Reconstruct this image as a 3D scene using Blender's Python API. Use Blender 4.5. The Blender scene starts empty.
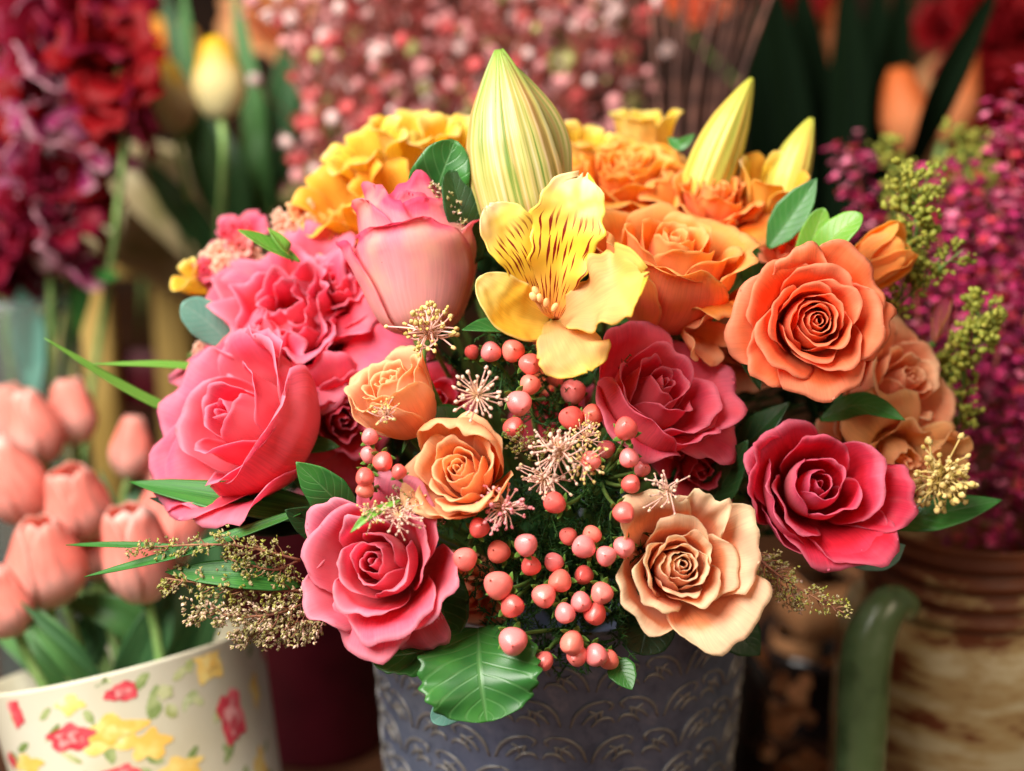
import bpy, math, random
import numpy as np
from mathutils import Vector, Matrix, noise
PI = math.pi
rad = math.radians
scene = bpy.context.scene
COL = scene.collection

# ------------------------------------------------------------------ camera frame
PITCH = rad(16.0)
FPX = 1024 * 50.0 / 36.0
FWD = np.array([0, math.cos(PITCH), -math.sin(PITCH)])
UPV = np.array([0, math.sin(PITCH), math.cos(PITCH)])
RGT = np.array([1.0, 0, 0])
TGT = np.array([0, 0, 0.38])
CAM = TGT - FWD * 0.78

def PX(x, y, d):
    """world point seen at pixel (x, y), d metres in front of the lens"""
    return CAM + FWD * d + RGT * ((x - 512) / FPX * d) + UPV * ((385.5 - y) / FPX * d)

def DIR(r, u, t):
    v = RGT * r + UPV * u - FWD * t
    return v / np.linalg.norm(v)

def DD(x, y):
    """depth of the domed surface of the main bouquet"""
    q = 1 - ((x - 560) / 450) ** 2 - ((y - 430) / 400) ** 2
    return 0.83 - 0.19 * math.sqrt(max(0, q))

# ------------------------------------------------------------------ helpers: nodes and materials
def new_mat(name):
    m = bpy.data.materials.new(name); m.use_nodes = True
    nt = m.node_tree; nt.nodes.clear()
    return m, nt

def N(nt, typ, **kw):
    n = nt.nodes.new(typ)
    ins = kw.pop('ins', {})
    for k, v in kw.items(): setattr(n, k, v)
    for k, v in ins.items(): n.inputs[k].default_value = v
    return n

def c4(c): return (c[0], c[1], c[2], 1.0)

def ramp(nt, stops, interp='EASE'):
    r = nt.nodes.new('ShaderNodeValToRGB'); r.color_ramp.interpolation = interp
    e = r.color_ramp.elements
    while len(e) > len(stops): e.remove(e[-1])
    while len(e) < len(stops): e.new(0.5)
    for el, (p, c) in zip(e, stops): el.position = p; el.color = c4(c)
    return r

def finish(nt, col_socket, rough=0.5, transl=0.3, spec=0.35, bump=None, tcol=None, coat=0.0, sheen=0.0):
    out = N(nt, 'ShaderNodeOutputMaterial')
    p = N(nt, 'ShaderNodeBsdfPrincipled', ins={'Roughness': rough, 'Specular IOR Level': spec, 'Coat Weight': coat,
                                                 'Coat Roughness': 0.25, 'Sheen Weight': sheen, 'Sheen Roughness': 0.4})
    nt.links.new(col_socket, p.inputs['Base Color'])
    if bump is not None: nt.links.new(bump, p.inputs['Normal'])
    if transl > 0:
        t = N(nt, 'ShaderNodeBsdfTranslucent'); nt.links.new(col_socket if tcol is None else tcol, t.inputs['Color'])
        mx = N(nt, 'ShaderNodeMixShader', ins={0: transl})
        nt.links.new(p.outputs[0], mx.inputs[1]); nt.links.new(t.outputs[0], mx.inputs[2])
        nt.links.new(mx.outputs[0], out.inputs['Surface'])
    else:
        nt.links.new(p.outputs[0], out.inputs['Surface'])
    return p

def petal_mat(name, stops, rim=None, blotch=None, streak=0.11, transl=0.56, rough=0.48, vein=75, bumpk=0.12, sheen=0.0):
    """colour runs from petal base (0) to tip (1); veins run lengthwise; rim = colour of the outer edge"""
    m, nt = new_mat(name); L = nt.links.new
    uv = N(nt, 'ShaderNodeUVMap'); sep = N(nt, 'ShaderNodeSeparateXYZ'); L(uv.outputs[0], sep.inputs[0])
    obj = N(nt, 'ShaderNodeTexCoord')
    nz = N(nt, 'ShaderNodeTexNoise', ins={'Scale': 60.0, 'Detail': 4.0, 'Roughness': .6}); L(obj.outputs['Object'], nz.inputs['Vector'])
    # jitter the gradient
    ma = N(nt, 'ShaderNodeMath', operation='MULTIPLY_ADD', ins={1: 0.28}); L(nz.outputs[0], ma.inputs[0])
    sb = N(nt, 'ShaderNodeMath', operation='SUBTRACT', ins={1: 0.14}); L(sep.outputs[1], sb.inputs[0]); L(sb.outputs[0], ma.inputs[2])
    oi = N(nt, 'ShaderNodeObjectInfo'); rv = N(nt, 'ShaderNodeMapRange', ins={1: 0, 2: 1, 3: -.10, 4: .10}); L(oi.outputs['Random'], rv.inputs[0])   # no two petals alike
    av = N(nt, 'ShaderNodeMath', operation='ADD'); L(ma.outputs[0], av.inputs[0]); L(rv.outputs[0], av.inputs[1])
    rp = ramp(nt, stops); L(av.outputs[0], rp.inputs[0]); col = rp.outputs[0]
    # lengthwise streaks
    mp = N(nt, 'ShaderNodeMapping', ins={'Scale': (vein, 2.5, 1)}); L(uv.outputs[0], mp.inputs[0])
    vn = N(nt, 'ShaderNodeTexNoise', ins={'Scale': 1.0, 'Detail': 3.0, 'Roughness': .6, 'Distortion': .3}); L(mp.outputs[0], vn.inputs['Vector'])
    mr = N(nt, 'ShaderNodeMapRange', ins={1: .3, 2: .7, 3: 1 - streak, 4: 1 + streak}); L(vn.outputs[0], mr.inputs[0])
    mul = N(nt, 'ShaderNodeMix', data_type='RGBA', blend_type='MULTIPLY', ins={0: 1.0}); L(col, mul.inputs[6]); L(mr.outputs[0], mul.inputs[7]); col = mul.outputs[2]
    if blotch is not None:
        nb = N(nt, 'ShaderNodeTexNoise', ins={'Scale': 38.0, 'Detail': 3.0}); L(obj.outputs['Object'], nb.inputs['Vector'])
        br = N(nt, 'ShaderNodeMapRange', ins={1: .42, 2: .66, 3: 0, 4: .85}); L(nb.outputs[0], br.inputs[0])
        mb = N(nt, 'ShaderNodeMix', data_type='RGBA', ins={7: c4(blotch)}); L(br.outputs[0], mb.inputs[0]); L(col, mb.inputs[6]); col = mb.outputs[2]
    if rim is not None:
        # fine edge tint: distance to the outline kept in the second UV layer
        u2 = N(nt, 'ShaderNodeUVMap', uv_map='edge'); s2 = N(nt, 'ShaderNodeSeparateXYZ'); L(u2.outputs[0], s2.inputs[0])
        r2 = N(nt, 'ShaderNodeMapRange', ins={1: .82, 2: 1.0, 3: 0, 4: .45}); L(s2.outputs[0], r2.inputs[0])
        me = N(nt, 'ShaderNodeMix', data_type='RGBA', ins={7: c4(rim)}); L(r2.outputs[0], me.inputs[0]); L(col, me.inputs[6]); col = me.outputs[2]
        # bruised, browned bits along the margin
        nb2 = N(nt, 'ShaderNodeTexNoise', ins={'Scale': 140.0, 'Detail': 2.0}); L(obj.outputs['Object'], nb2.inputs['Vector'])
        b2 = N(nt, 'ShaderNodeMapRange', ins={1: .56, 2: .66, 3: 0, 4: .55}); L(nb2.outputs[0], b2.inputs[0])
        e2 = N(nt, 'ShaderNodeMapRange', ins={1: .93, 2: .99, 3: 0, 4: 1}); L(s2.outputs[0], e2.inputs[0])
        be = N(nt, 'ShaderNodeMath', operation='MULTIPLY'); L(b2.outputs[0], be.inputs[0]); L(e2.outputs[0], be.inputs[1])
        mb2 = N(nt, 'ShaderNodeMix', data_type='RGBA', ins={7: (rim[0] * .55, rim[1] * .40, rim[2] * .30, 1)}); L(be.outputs[0], mb2.inputs[0]); L(col, mb2.inputs[6]); col = mb2.outputs[2]
    bp = N(nt, 'ShaderNodeBump', ins={'Strength': bumpk, 'Distance': 0.0006}); L(vn.outputs[0], bp.inputs['Height'])
    finish(nt, col, rough, transl, .22, bp.outputs[0], sheen=sheen)
    return m

def leaf_mat(name, c0, c1, veinc, rough=0.35, transl=0.2, vein=26, spots=None):
    m, nt = new_mat(name); L = nt.links.new
    uv = N(nt, 'ShaderNodeUVMap'); obj = N(nt, 'ShaderNodeTexCoord')
    nz = N(nt, 'ShaderNodeTexNoise', ins={'Scale': 45.0, 'Detail': 5.0}); L(obj.outputs['Object'], nz.inputs['Vector'])
    rp = ramp(nt, [(.3, c0), (.7, c1)]); L(nz.outputs[0], rp.inputs[0]); col = rp.outputs[0]
    sep = N(nt, 'ShaderNodeSeparateXYZ'); L(uv.outputs[0], sep.inputs[0])
    # oblique side veins: wave of (v - |u-.5|)
    a = N(nt, 'ShaderNodeMath', operation='SUBTRACT', ins={1: .5}); L(sep.outputs[0], a.inputs[0])
    ab = N(nt, 'ShaderNodeMath', operation='ABSOLUTE'); L(a.outputs[0], ab.inputs[0])
    d = N(nt, 'ShaderNodeMath', operation='MULTIPLY_ADD', ins={1: -.55}); L(ab.outputs[0], d.inputs[0]); L(sep.outputs[1], d.inputs[2])
    sc = N(nt, 'ShaderNodeMath', operation='MULTIPLY', ins={1: vein * 2.0}); L(d.outputs[0], sc.inputs[0])
    sn = N(nt, 'ShaderNodeMath', operation='SINE'); L(sc.outputs[0], sn.inputs[0])
    pw = N(nt, 'ShaderNodeMapRange', ins={1: .75, 2: 1.0, 3: 0, 4: .35}); L(sn.outputs[0], pw.inputs[0])
    mid = N(nt, 'ShaderNodeMapRange', ins={1: .03, 2: .0, 3: 0, 4: .8}); L(ab.outputs[0], mid.inputs[0])
    mxm = N(nt, 'ShaderNodeMath', operation='MAXIMUM'); L(pw.outputs[0], mxm.inputs[0]); L(mid.outputs[0], mxm.inputs[1])
    mv = N(nt, 'ShaderNodeMix', data_type='RGBA', ins={7: c4(veinc)}); L(mxm.outputs[0], mv.inputs[0]); L(col, mv.inputs[6]); col = mv.outputs[2]
    bp = N(nt, 'ShaderNodeBump', ins={'Strength': .4, 'Distance': 0.0008}); bp.invert = True; L(mxm.outputs[0], bp.inputs['Height'])
    finish(nt, col, rough, transl, .45, bp.outputs[0])
    return m

def blade_mat(name, c0, c1, rough=0.4, transl=0.25, spec=.4):
    """strap leaf with parallel veins"""
    m, nt = new_mat(name); L = nt.links.new
    uv = N(nt, 'ShaderNodeUVMap'); mp = N(nt, 'ShaderNodeMapping', ins={'Scale': (22, 1.2, 1)}); L(uv.outputs[0], mp.inputs[0])
    vn = N(nt, 'ShaderNodeTexNoise', ins={'Scale': 1.0, 'Detail': 3.0}); L(mp.outputs[0], vn.inputs['Vector'])
    rp = ramp(nt, [(.35, c0), (.68, c1)]); L(vn.outputs[0], rp.inputs[0])
    bp = N(nt, 'ShaderNodeBump', ins={'Strength': .35, 'Distance': 0.0008}); L(vn.outputs[0], bp.inputs['Height'])
    finish(nt, rp.outputs[0], rough, transl, spec, bp.outputs[0])
    return m

def noise_mat(name, stops, scale=50, rough=.5, transl=.0, detail=4, bump=.3, dist=.0006, spec=.3, coat=0, metallic=0):
    m, nt = new_mat(name); L = nt.links.new
    obj = N(nt, 'ShaderNodeTexCoord')
    nz = N(nt, 'ShaderNodeTexNoise', ins={'Scale': scale, 'Detail': detail}); L(obj.outputs['Object'], nz.inputs['Vector'])
    rp = ramp(nt, stops); L(nz.outputs[0], rp.inputs[0])
    bp = N(nt, 'ShaderNodeBump', ins={'Strength': bump, 'Distance': dist}); L(nz.outputs[0], bp.inputs['Height'])
    p = finish(nt, rp.outputs[0], rough, transl, spec, bp.outputs[0], coat=coat)
    p.inputs['Metallic'].default_value = metallic
    return m

# ------------------------------------------------------------------ helpers: objects
def mesh_obj(name, verts, faces, mats, parent=None, uvs=None, edge=None, midx=None, smooth=True, quads=None):
    """verts Nx3 world coordinates; the object is given the parent's frame"""
    me = bpy.data.meshes.new(name)
    V = np.asarray(verts, float)
    if parent is not None:
        inv = np.array(parent.get('_inv')).reshape(4, 4)
        V = V @ inv[:3, :3].T + inv[:3, 3]
    if quads is not None:
        q = np.asarray(quads, np.int32); n = len(q)
        me.vertices.add(len(V)); me.vertices.foreach_set('co', V.astype(np.float32).ravel())
        me.loops.add(n * 4); me.loops.foreach_set('vertex_index', q.ravel())
        me.polygons.add(n); me.polygons.foreach_set('loop_start', np.arange(0, n * 4, 4, dtype=np.int32))
        me.update(calc_edges=True)
        li = q.ravel()
    else:
        me.from_pydata(V.tolist(), [], faces); me.update()
        li = np.zeros(len(me.loops), np.int32); me.loops.foreach_get('vertex_index', li)
    if uvs is not None:
        l = me.uv_layers.new(name='UVMap'); l.data.foreach_set('uv', np.asarray(uvs, np.float32)[li].ravel())
    if edge is not None:
        l = me.uv_layers.new(name='edge'); e = np.asarray(edge, np.float32)[li]
        l.data.foreach_set('uv', np.stack([e, e * 0], 1).ravel())
        me.uv_layers.active_index = 0; me.uv_layers[0].active_render = True
    for m in (mats if isinstance(mats, (list, tuple)) else [mats]): me.materials.append(m)
    if midx is not None: me.polygons.foreach_set('material_index', np.asarray(midx, np.int32))
    if smooth: me.polygons.foreach_set('use_smooth', np.ones(len(me.polygons), bool))
    me.validate()
    o = bpy.data.objects.new(name, me); COL.objects.link(o)
    if parent is not None: o.parent = parent
    return o

def thing(name, label, cat, loc, group=None, kind=None):
    o = bpy.data.objects.new(name, None); COL.objects.link(o)
    o.empty_display_size = 0.01
    o.location = Vector([float(v) for v in loc])
    M = np.eye(4); M[:3, 3] = -np.asarray(loc, float); o['_inv'] = M.ravel().tolist()
    o['label'] = label; o['category'] = cat
    if group: o['group'] = group
    if kind: o['kind'] = kind
    return o

def tag(o, label=None, cat=None, group=None, kind=None):
    if label: o['label'] = label
    if cat: o['category'] = cat
    if group: o['group'] = group
    if kind: o['kind'] = kind
    return o

def ensure_sub(o):
    """lets a mesh part carry sub-parts (its frame is its parent's frame)"""
    if o.parent is not None: o['_inv'] = list(o.parent['_inv'])
    return o

def copy_thing(src, loc, label=None, rot=None, scale=None):
    r = src.copy(); COL.objects.link(r); r.location = Vector([float(v) for v in loc])
    if rot is not None: r.rotation_euler = rot
    if scale is not None: r.scale = (scale,) * 3 if isinstance(scale, (int, float)) else scale
    if label: r['label'] = label
    for ch in src.children:
        c = ch.copy(); COL.objects.link(c); c.parent = r
        for g in ch.children:
            d = g.copy(); COL.objects.link(d); d.parent = c
    return r

# geometry accumulators ------------------------------------------------------
class Geo:
    def __init__(self): self.V = []; self.Q = []; self.UV = []; self.E = []; self.M = []; self.n = 0
    def add(self, V, Q, UV, E=None, M=None):
        V = np.asarray(V, float); Q = np.asarray(Q, int)
        self.V.append(V); self.Q.append(Q + self.n); self.UV.append(np.asarray(UV, float))
        self.E.append(np.zeros(len(V)) if E is None else E); self.M.append(np.zeros(len(Q), int) if M is None else M); self.n += len(V)
        return self
    def obj(self, name, mats, parent=None, smooth=True):
        return mesh_obj(name, np.concatenate(self.V), None, mats, parent, np.concatenate(self.UV), np.concatenate(self.E),
                        np.concatenate(self.M), smooth, np.concatenate(self.Q))

def grid_quads(n, m, wrap=False):
    i = np.arange(n - 1)[:, None]; jm = m if wrap else m - 1
    j = np.arange(jm)[None, :]; j2 = (j + 1) % m
    a = i * m + j; b = i * m + j2; c = (i + 1) * m + j2; d = (i + 1) * m + j
    return np.stack([a, b, c, d], -1).reshape(-1, 4)

def sheet(P, thick=0.0004, geo=None, edge=None, flip=False):
    """P (n along, m across, 3): closed two-sided sheet; side 0 = +normal"""
    geo = geo or Geo(); n, m, _ = P.shape
    du = np.gradient(P, axis=1); dv = np.gradient(P, axis=0)
    nr = np.cross(du, dv); ln = np.linalg.norm(nr, axis=2, keepdims=True); nr = nr / np.maximum(ln, 1e-12)
    if flip: nr = -nr
    A = P + nr * thick / 2; B = P - nr * thick / 2
    V = np.concatenate([A.reshape(-1, 3), B.reshape(-1, 3)])
    q = grid_quads(n, m)
    qa = q if not flip else q[:, ::-1]
    qb = (q[:, ::-1] if not flip else q) + n * m
    idx = np.arange(n * m).reshape(n, m)
    loop = np.concatenate([idx[0, :], idx[1:, -1], idx[-1, -2::-1], idx[-2:0:-1, 0]])
    l2 = np.roll(loop, -1)
    qr = np.stack([loop, loop + n * m, l2 + n * m, l2], -1)
    if flip: qr = qr[:, ::-1]
    u, v = np.meshgrid(np.linspace(0, 1, m), np.linspace(0, 1, n))
    uv = np.stack([u.ravel(), v.ravel()], 1); uv = np.concatenate([uv, uv])
    if edge is None: edge = np.maximum(v ** 2, np.abs(u * 2 - 1) ** 2 * np.minimum(1, v * 2))
    e = np.concatenate([edge.ravel()] * 2)
    M = np.concatenate([np.zeros(len(q), int), np.ones(len(q), int), np.zeros(len(qr), int)])
    geo.add(V, np.concatenate([qa, qb, qr]), uv, e, M)
    return geo

def spline(pts, n):
    """Catmull-Rom through pts"""
    P = np.asarray(pts, float)
    if len(P) == 2: return P[0] + (P[1] - P[0]) * np.linspace(0, 1, n)[:, None]
    P = np.vstack([2 * P[0] - P[1], P, 2 * P[-1] - P[-2]])
    seg = len(P) - 3; out = []
    for t in np.linspace(0, seg, n):
        i = min(int(t), seg - 1); f = t - i
        a, b, c, d = P[i:i + 4]
        out.append(.5 * (2 * b + (c - a) * f + (2 * a - 5 * b + 4 * c - d) * f * f + (3 * b - a - 3 * c + d) * f ** 3))
    return np.array(out)

def interp_s(x, xs, ys):
    """smooth interpolation"""
    t = np.linspace(xs[0], xs[-1], 200); y = np.interp(t, xs, ys)
    k = np.hanning(25); k /= k.sum(); yp = np.pad(y, 12, mode='edge'); y = np.convolve(yp, k, 'valid')
    y[0] = ys[0]; y[-1] = ys[-1]
    return np.interp(x, t, y)

def unit(v): v = np.asarray(v, float); return v / max(1e-12, np.linalg.norm(v))

def tube(pts, r0, r1=None, seg=6, n=10, geo=None, rj=0, cap=True, rs=None):
    geo = geo or Geo(); r1 = r0 if r1 is None else r1
    C = spline(pts, n); T = np.gradient(C, axis=0); T /= np.linalg.norm(T, axis=1, keepdims=True) + 1e-12
    ref = np.linalg.eigh(T.T @ T)[1][:, 0]      # the direction the path never runs along
    X = np.cross(T, ref); X /= np.linalg.norm(X, axis=1, keepdims=True) + 1e-12; Y = np.cross(T, X)
    R = np.linspace(r0, r1, n) if rs is None else np.interp(np.linspace(0, 1, n), np.linspace(0, 1, len(rs)), rs)
    if cap:
        C = np.vstack([C[:1], C, C[-1:]]); X = np.vstack([X[:1], X, X[-1:]]); Y = np.vstack([Y[:1], Y, Y[-1:]])
        R = np.concatenate([[1e-5], R, [1e-5]]); n += 2
    a = np.linspace(0, 2 * PI, seg, endpoint=False)
    V = C[:, None] + R[:, None, None] * (X[:, None] * np.cos(a)[None, :, None] + Y[:, None] * np.sin(a)[None, :, None])
    uv = np.stack(np.meshgrid(np.linspace(0, 1, seg), np.linspace(0, 1, n)), -1).reshape(-1, 2)
    geo.add(V.reshape(-1, 3), grid_quads(n, seg, True), uv)
    return geo

def ball(c, r, geo=None, ax=None, sq=1.0, n=8, m=10, jit=0, rng=None):
    """ellipsoid, long axis ax * sq"""
    geo = geo or Geo(); th = np.linspace(0.02, PI - .02, n); ph = np.linspace(0, 2 * PI, m, endpoint=False)
    D = np.stack([np.sin(th)[:, None] * np.cos(ph), np.sin(th)[:, None] * np.sin(ph), np.cos(th)[:, None] * np.ones(m) * sq], -1)
    if jit: D *= 1 + rng.uniform(-jit, jit, (n, m, 1))
    z = unit(ax if ax is not None else (0, 0, 1)); x = unit(np.cross(z, (0.31, .95, .1))); y = np.cross(z, x)
    V = np.asarray(c) + r * (D @ np.stack([x, y, z]))
    uv = np.stack(np.meshgrid(np.linspace(0, 1, m), np.linspace(1, 0, n)), -1).reshape(-1, 2)
    geo.add(V.reshape(-1, 3), grid_quads(n, m, True), uv)
    return geo

WPROF = {
 'leaf':  ([0, .08, .25, .5, .75, .9, 1], [.12, .38, .82, 1, .72, .34, .02]),
 'blade': ([0, .1, .35, .6, .85, 1], [.5, .75, 1, .9, .5, .02]),
 'petal': ([0, .15, .4, .7, .88, .96, 1], [.22, .4, .75, 1, .8, .5, .15]),
 'oval':  ([0, .1, .35, .6, .85, .96, 1], [.25, .6, .95, 1, .75, .42, .1]),
 'spoon': ([0, .2, .5, .75, .9, .97, 1], [.2, .3, .62, 1, .88, .55, .2]),
}
def blade(pts, width, normal, prof='leaf', fold=0.2, curl=0.0, wav=0.0, wfreq=3, thick=.0004, n=26, m=13, geo=None, seed=0, serr=0, twist=0, tw0=0, notch=0, crum=0):
    """leaf or strap petal: centre line through pts, full width, normal the side it shows; fold>0 = V/cup; returns Geo"""
    rng = np.random.RandomState(seed)
    C = spline(pts, n); T = np.gradient(C, axis=0); T /= np.linalg.norm(T, axis=1, keepdims=True)
    t = np.linspace(0, 1, n); w = interp_s(t, *WPROF[prof]) * width / 2
    nn = np.asarray(normal, float)
    S = np.cross(T, nn); S /= np.linalg.norm(S, axis=1, keepdims=True) + 1e-9; Nn = np.cross(S, T)
    if twist or tw0:
        a = (tw0 + twist * t)[:, None]; S, Nn = S * np.cos(a) + Nn * np.sin(a), Nn * np.cos(a) - S * np.sin(a)
    s = np.linspace(-1, 1, m)
    ph = rng.uniform(0, 6.28, 6)
    ws = w[:, None] * np.ones(m)
    if serr: ws = ws * (1 + serr * np.sign(s) * 0 + serr * np.abs(s)[None, :] * np.sin(t * 60 + ph[5])[:, None] * (np.abs(s)[None, :] > .8))
    if notch: ws = ws * (1 + notch * (np.sin(t * 47 + ph[0]) * .5 + np.sin(t * 23 + ph[1]) * .5)[:, None] * (np.abs(s) ** 2)[None, :])
    lat = S[:, None] * (s[None, :] * ws)[..., None]
    # folding: raise the edges by fold (V smoothed) and curl by curvature
    h = ws * fold * (np.sqrt(s[None, :] ** 2 + .02) - .14) + ws * curl * s[None, :] ** 2
    # long waves of the margins
    h = h + wav * width * .5 * np.abs(s)[None, :] ** 1.5 * np.where(s[None, :] > 0, np.sin(t * wfreq * 6.28 + ph[2])[:, None], np.sin(t * wfreq * 6.1 + ph[3])[:, None]) * np.sin(PI * np.clip(t, .02, .98))[:, None]
    P = C[:, None] + lat + Nn[:, None] * h[..., None]
    if notch:   # ragged tip
        k = (t ** 6)[:, None] * (np.sin(s * 7 + ph[4]) + .6 * np.sin(s * 15 + ph[5]))[None, :] * notch * .3 * width
        P = P + T[:, None] * k[..., None]
    v = t[:, None] * np.ones(m); e = np.maximum(np.abs(s)[None, :] ** 2 * np.ones((n, 1)), v ** 6)
    if crum:
        sd = seed * 2.13 + 5
        for i in range(n):
            for j in range(m):
                p = P[i, j] / max(width, 1e-4)
                P[i, j] = P[i, j] + Nn[i] * (noise.noise(Vector((p[0] * 2.2 + sd, p[1] * 2.2, p[2] * 2.2))) + .4 * noise.noise(Vector((p[0] * 6 + sd, p[1] * 6, p[2] * 6)))) * crum * width * t[i]
    return sheet(P, thick, geo, e, flip=False)
# ------------------------------------------------------------------ roses
def frame_of(ax, roll=0.0):
    z = unit(ax); x = unit(np.cross(UPV, z)) if abs(np.dot(UPV, z)) < .95 else unit(np.cross(-FWD, z)); y = np.cross(z, x)
    c, s = math.cos(roll), math.sin(roll)
    return np.stack([x * c + y * s, y * c - x * s, z])       # rows

def rose_petal(phi, W, rb, rt, zt, lip, curl, zb=-0.95, spir=.10, tipround=.22, ruf=.03, seed=0, n=20, m=21, point=.5, base=.03, zbel=-.30, tilt=0, notch=.02):
    """one petal in the unit rose frame. rb belly radius, rt/zt radius and height where the lip starts, lip length, curl radians"""
    rng = np.random.RandomState(seed); ph = rng.uniform(0, 6.28, 8)
    main = spline([(base, zb), (rb * .62, zb * .80 + zbel * .12), (rb, zbel), (rt, zt)], 30)
    d = main[-1] - main[-2]; a0 = math.atan2(d[1], d[0])
    seglen = np.r_[0, np.cumsum(np.linalg.norm(np.diff(main, axis=0), axis=1))]; Lm = seglen[-1]
    s = np.linspace(-1, 1, m)
    P = np.zeros((n, m, 3))
    for j, sj in enumerate(s):
        tot = (Lm + lip) * (1 - tipround * abs(sj) ** 2.6 + notch * math.sin(sj * 5 + ph[6]) + .6 * notch * math.sin(sj * 11 + ph[7]))
        q = np.linspace(0, 1, n) ** .85 * tot
        cj = curl * (1 - point * .5 + point * sj * sj)
        r = np.where(q <= Lm, np.interp(q, seglen, main[:, 0]), 0); z = np.where(q <= Lm, np.interp(q, seglen, main[:, 1]), 0)
        # lip arc
        x = np.clip(q - Lm, 0, None); k = cj / max(lip, 1e-4)
        if abs(k) > 1e-3:
            rr = (np.sin(a0) - np.sin(a0 - k * x)) / k; zz = (np.cos(a0 - k * x) - np.cos(a0)) / k
        else:
            rr = np.cos(a0) * x; zz = np.sin(a0) * x
        over = q > Lm
        r = np.where(over, main[-1, 0] + rr, r); z = np.where(over, main[-1, 1] + zz, z)
        t = np.linspace(0, 1, n)
        w = W * (.82 + .25 * np.sin(PI * np.clip(t, 0, 1)))
        th = phi + sj * w
        r = r * (1 + spir * sj)
        # ruffles
        f = t ** 3
        rf = ruf * (np.sin(sj * 4.2 + ph[0]) + .6 * np.sin(sj * 8.5 + ph[1] + 2 * t) + .35 * np.sin(sj * 15 + ph[2]))
        r = r + rf * f; z = z + ruf * .8 * f * (np.sin(sj * 5.1 + ph[3]) + .5 * np.sin(sj * 11 + ph[4])) 
        P[:, j, 0] = r * np.cos(th); P[:, j, 1] = r * np.sin(th); P[:, j, 2] = z
    if tilt:   # rotate petal about its base, away from the axis
        ca, sa = math.cos(tilt), math.sin(tilt); ur = np.array([math.cos(phi), math.sin(phi), 0]); ut = np.array([-math.sin(phi), math.cos(phi), 0])
        Q = P - np.array([0, 0, zb]); a = Q @ ur; b = Q @ ut; c = Q[..., 2]
        P = (a * ca + c * sa)[..., None] * ur + b[..., None] * ut + (c * ca - a * sa)[..., None] * np.array([0, 0, 1.]) + np.array([0, 0, zb])
    # small crumples
    sd = seed * 1.37
    for i in range(n):
        tt = i / (n - 1)
        if tt < .25: continue
        for j in range(m):
            p = P[i, j]
            v = noise.noise_vector(Vector((p[0] * 2.6 + sd, p[1] * 2.6, p[2] * 2.6 + sd)))
            w2 = noise.noise_vector(Vector((p[0] * 7 + sd, p[1] * 7, p[2] * 7)))
            kr = min(1, .15 + 1.1 * rb)
            P[i, j] += (np.array(v) * .05 * tt + np.array(w2) * .016 * tt * tt) * kr
    return P

FOCUS_PT = np.array([0.035, 0.03, 0.235])     # where the stems gather in the pot mouth

def rose(px, py, d, R, face, mats, label, name='rose', n=24, heart=9, open_=.5, outer=None, seed=1, roll=0, thick=.00020,
         kmin=.0, kmax=1.0, ztop=.26, ruf=.03, curl=1.0, stem=True, sepals=True, cat='rose', group='roses in the bouquet', tight=1.0, zc=0.0, lipk=1.0, depth=.95, target=None):
    """R = radius in metres. The picture position is that of the middle of the bloom."""
    rng = np.random.RandomState(seed)
    c = PX(px, py, d); F = frame_of(DIR(*face), roll)
    root = thing(name, label, cat, c, group)
    def W_(P): return c + R * (P @ F)
    hg = Geo(); ph = rng.uniform(0, 6.28)
    petals = []
    for i in range(n):
        k = kmin + (kmax - kmin) * i / (n - 1); ph += rad(137.5) + rng.uniform(-.16, .16)
        rb = (.085 + .74 * k ** .95 * tight); o = open_ * k
        rt = rb * (.55 + .60 * k + .55 * o)
        zt = ztop - zc * (1 - k) ** 2 - (.18 + .42 * open_) * k ** 1.6 + rng.uniform(-.03, .03) * (k + .2)
        W = 1.9 - .85 * min(1, k * 1.5) + rng.uniform(-.08, .08)
        lp = (.05 + .30 * k) * lipk; cu = (.10 + 1.55 * k) * curl * rng.uniform(.75, 1.15)
        P = rose_petal(ph, W, rb, rt, zt, lp, cu, zb=-depth, spir=.10 if i % 2 else .06, tipround=.10 + .10 * k, ruf=ruf * (.03 + 1.15 * k), seed=seed * 100 + i,
                       zbel=-.30 * depth, m=25 if i < heart else 21, point=.6 * k, notch=.02 * k)
        if i < heart: sheet(W_(P), thick, hg, flip=True)
        else: petals.append(P)
    for (phi, o) in (outer or []):
        q = dict(W=.75, rb=.8, rt=1.0, zt=-.1, lip=.4, curl=1.5, seed=seed * 100 + 50 + len(petals), zb=-depth, ruf=.04); q.update(o)
        petals.append(rose_petal(rad(phi), **q))
    hg.obj('rose_heart', mats, root)
    for P in petals: sheet(W_(P), thick, flip=True).obj('petal', mats, root)
    # calyx, sepals and stem
    bp = W_(np.array([0, 0, -depth])); ax = F[2]
    g = ball(bp - ax * R * .04, R * .17, ax=ax, sq=1.15)
    hip = ensure_sub(g.obj('hip', M['stem'], root))
    if sepals:
        for q in range(5):
            a = q * 2 * PI / 5 + ph; u = np.array([math.cos(a), math.sin(a), 0])
            pts = [W_(np.array([0, 0, -depth - .02]) + u * .06), W_(np.array([0, 0, -depth - .05]) + u * .35), W_(np.array([0, 0, -depth - .22]) + u * .62)]
            blade(pts, R * .24, -(u @ F) * .3 + ax, 'leaf', n=12, m=7, thick=.0005).obj('sepal', M['leaf'], hip)
    if stem:
        tg = FOCUS_PT if target is None else target
        e = tg + unit(bp - tg) * .02 * rng.uniform(.3, 1) + rng.uniform(-.015, .015, 3)
        tube([bp, bp - ax * R * .8, (bp - ax * R * 1.2) * .35 + e * .65, e], .0026, .0026, 8, 14).obj('stem', M['stem'], root)
    return root
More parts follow.
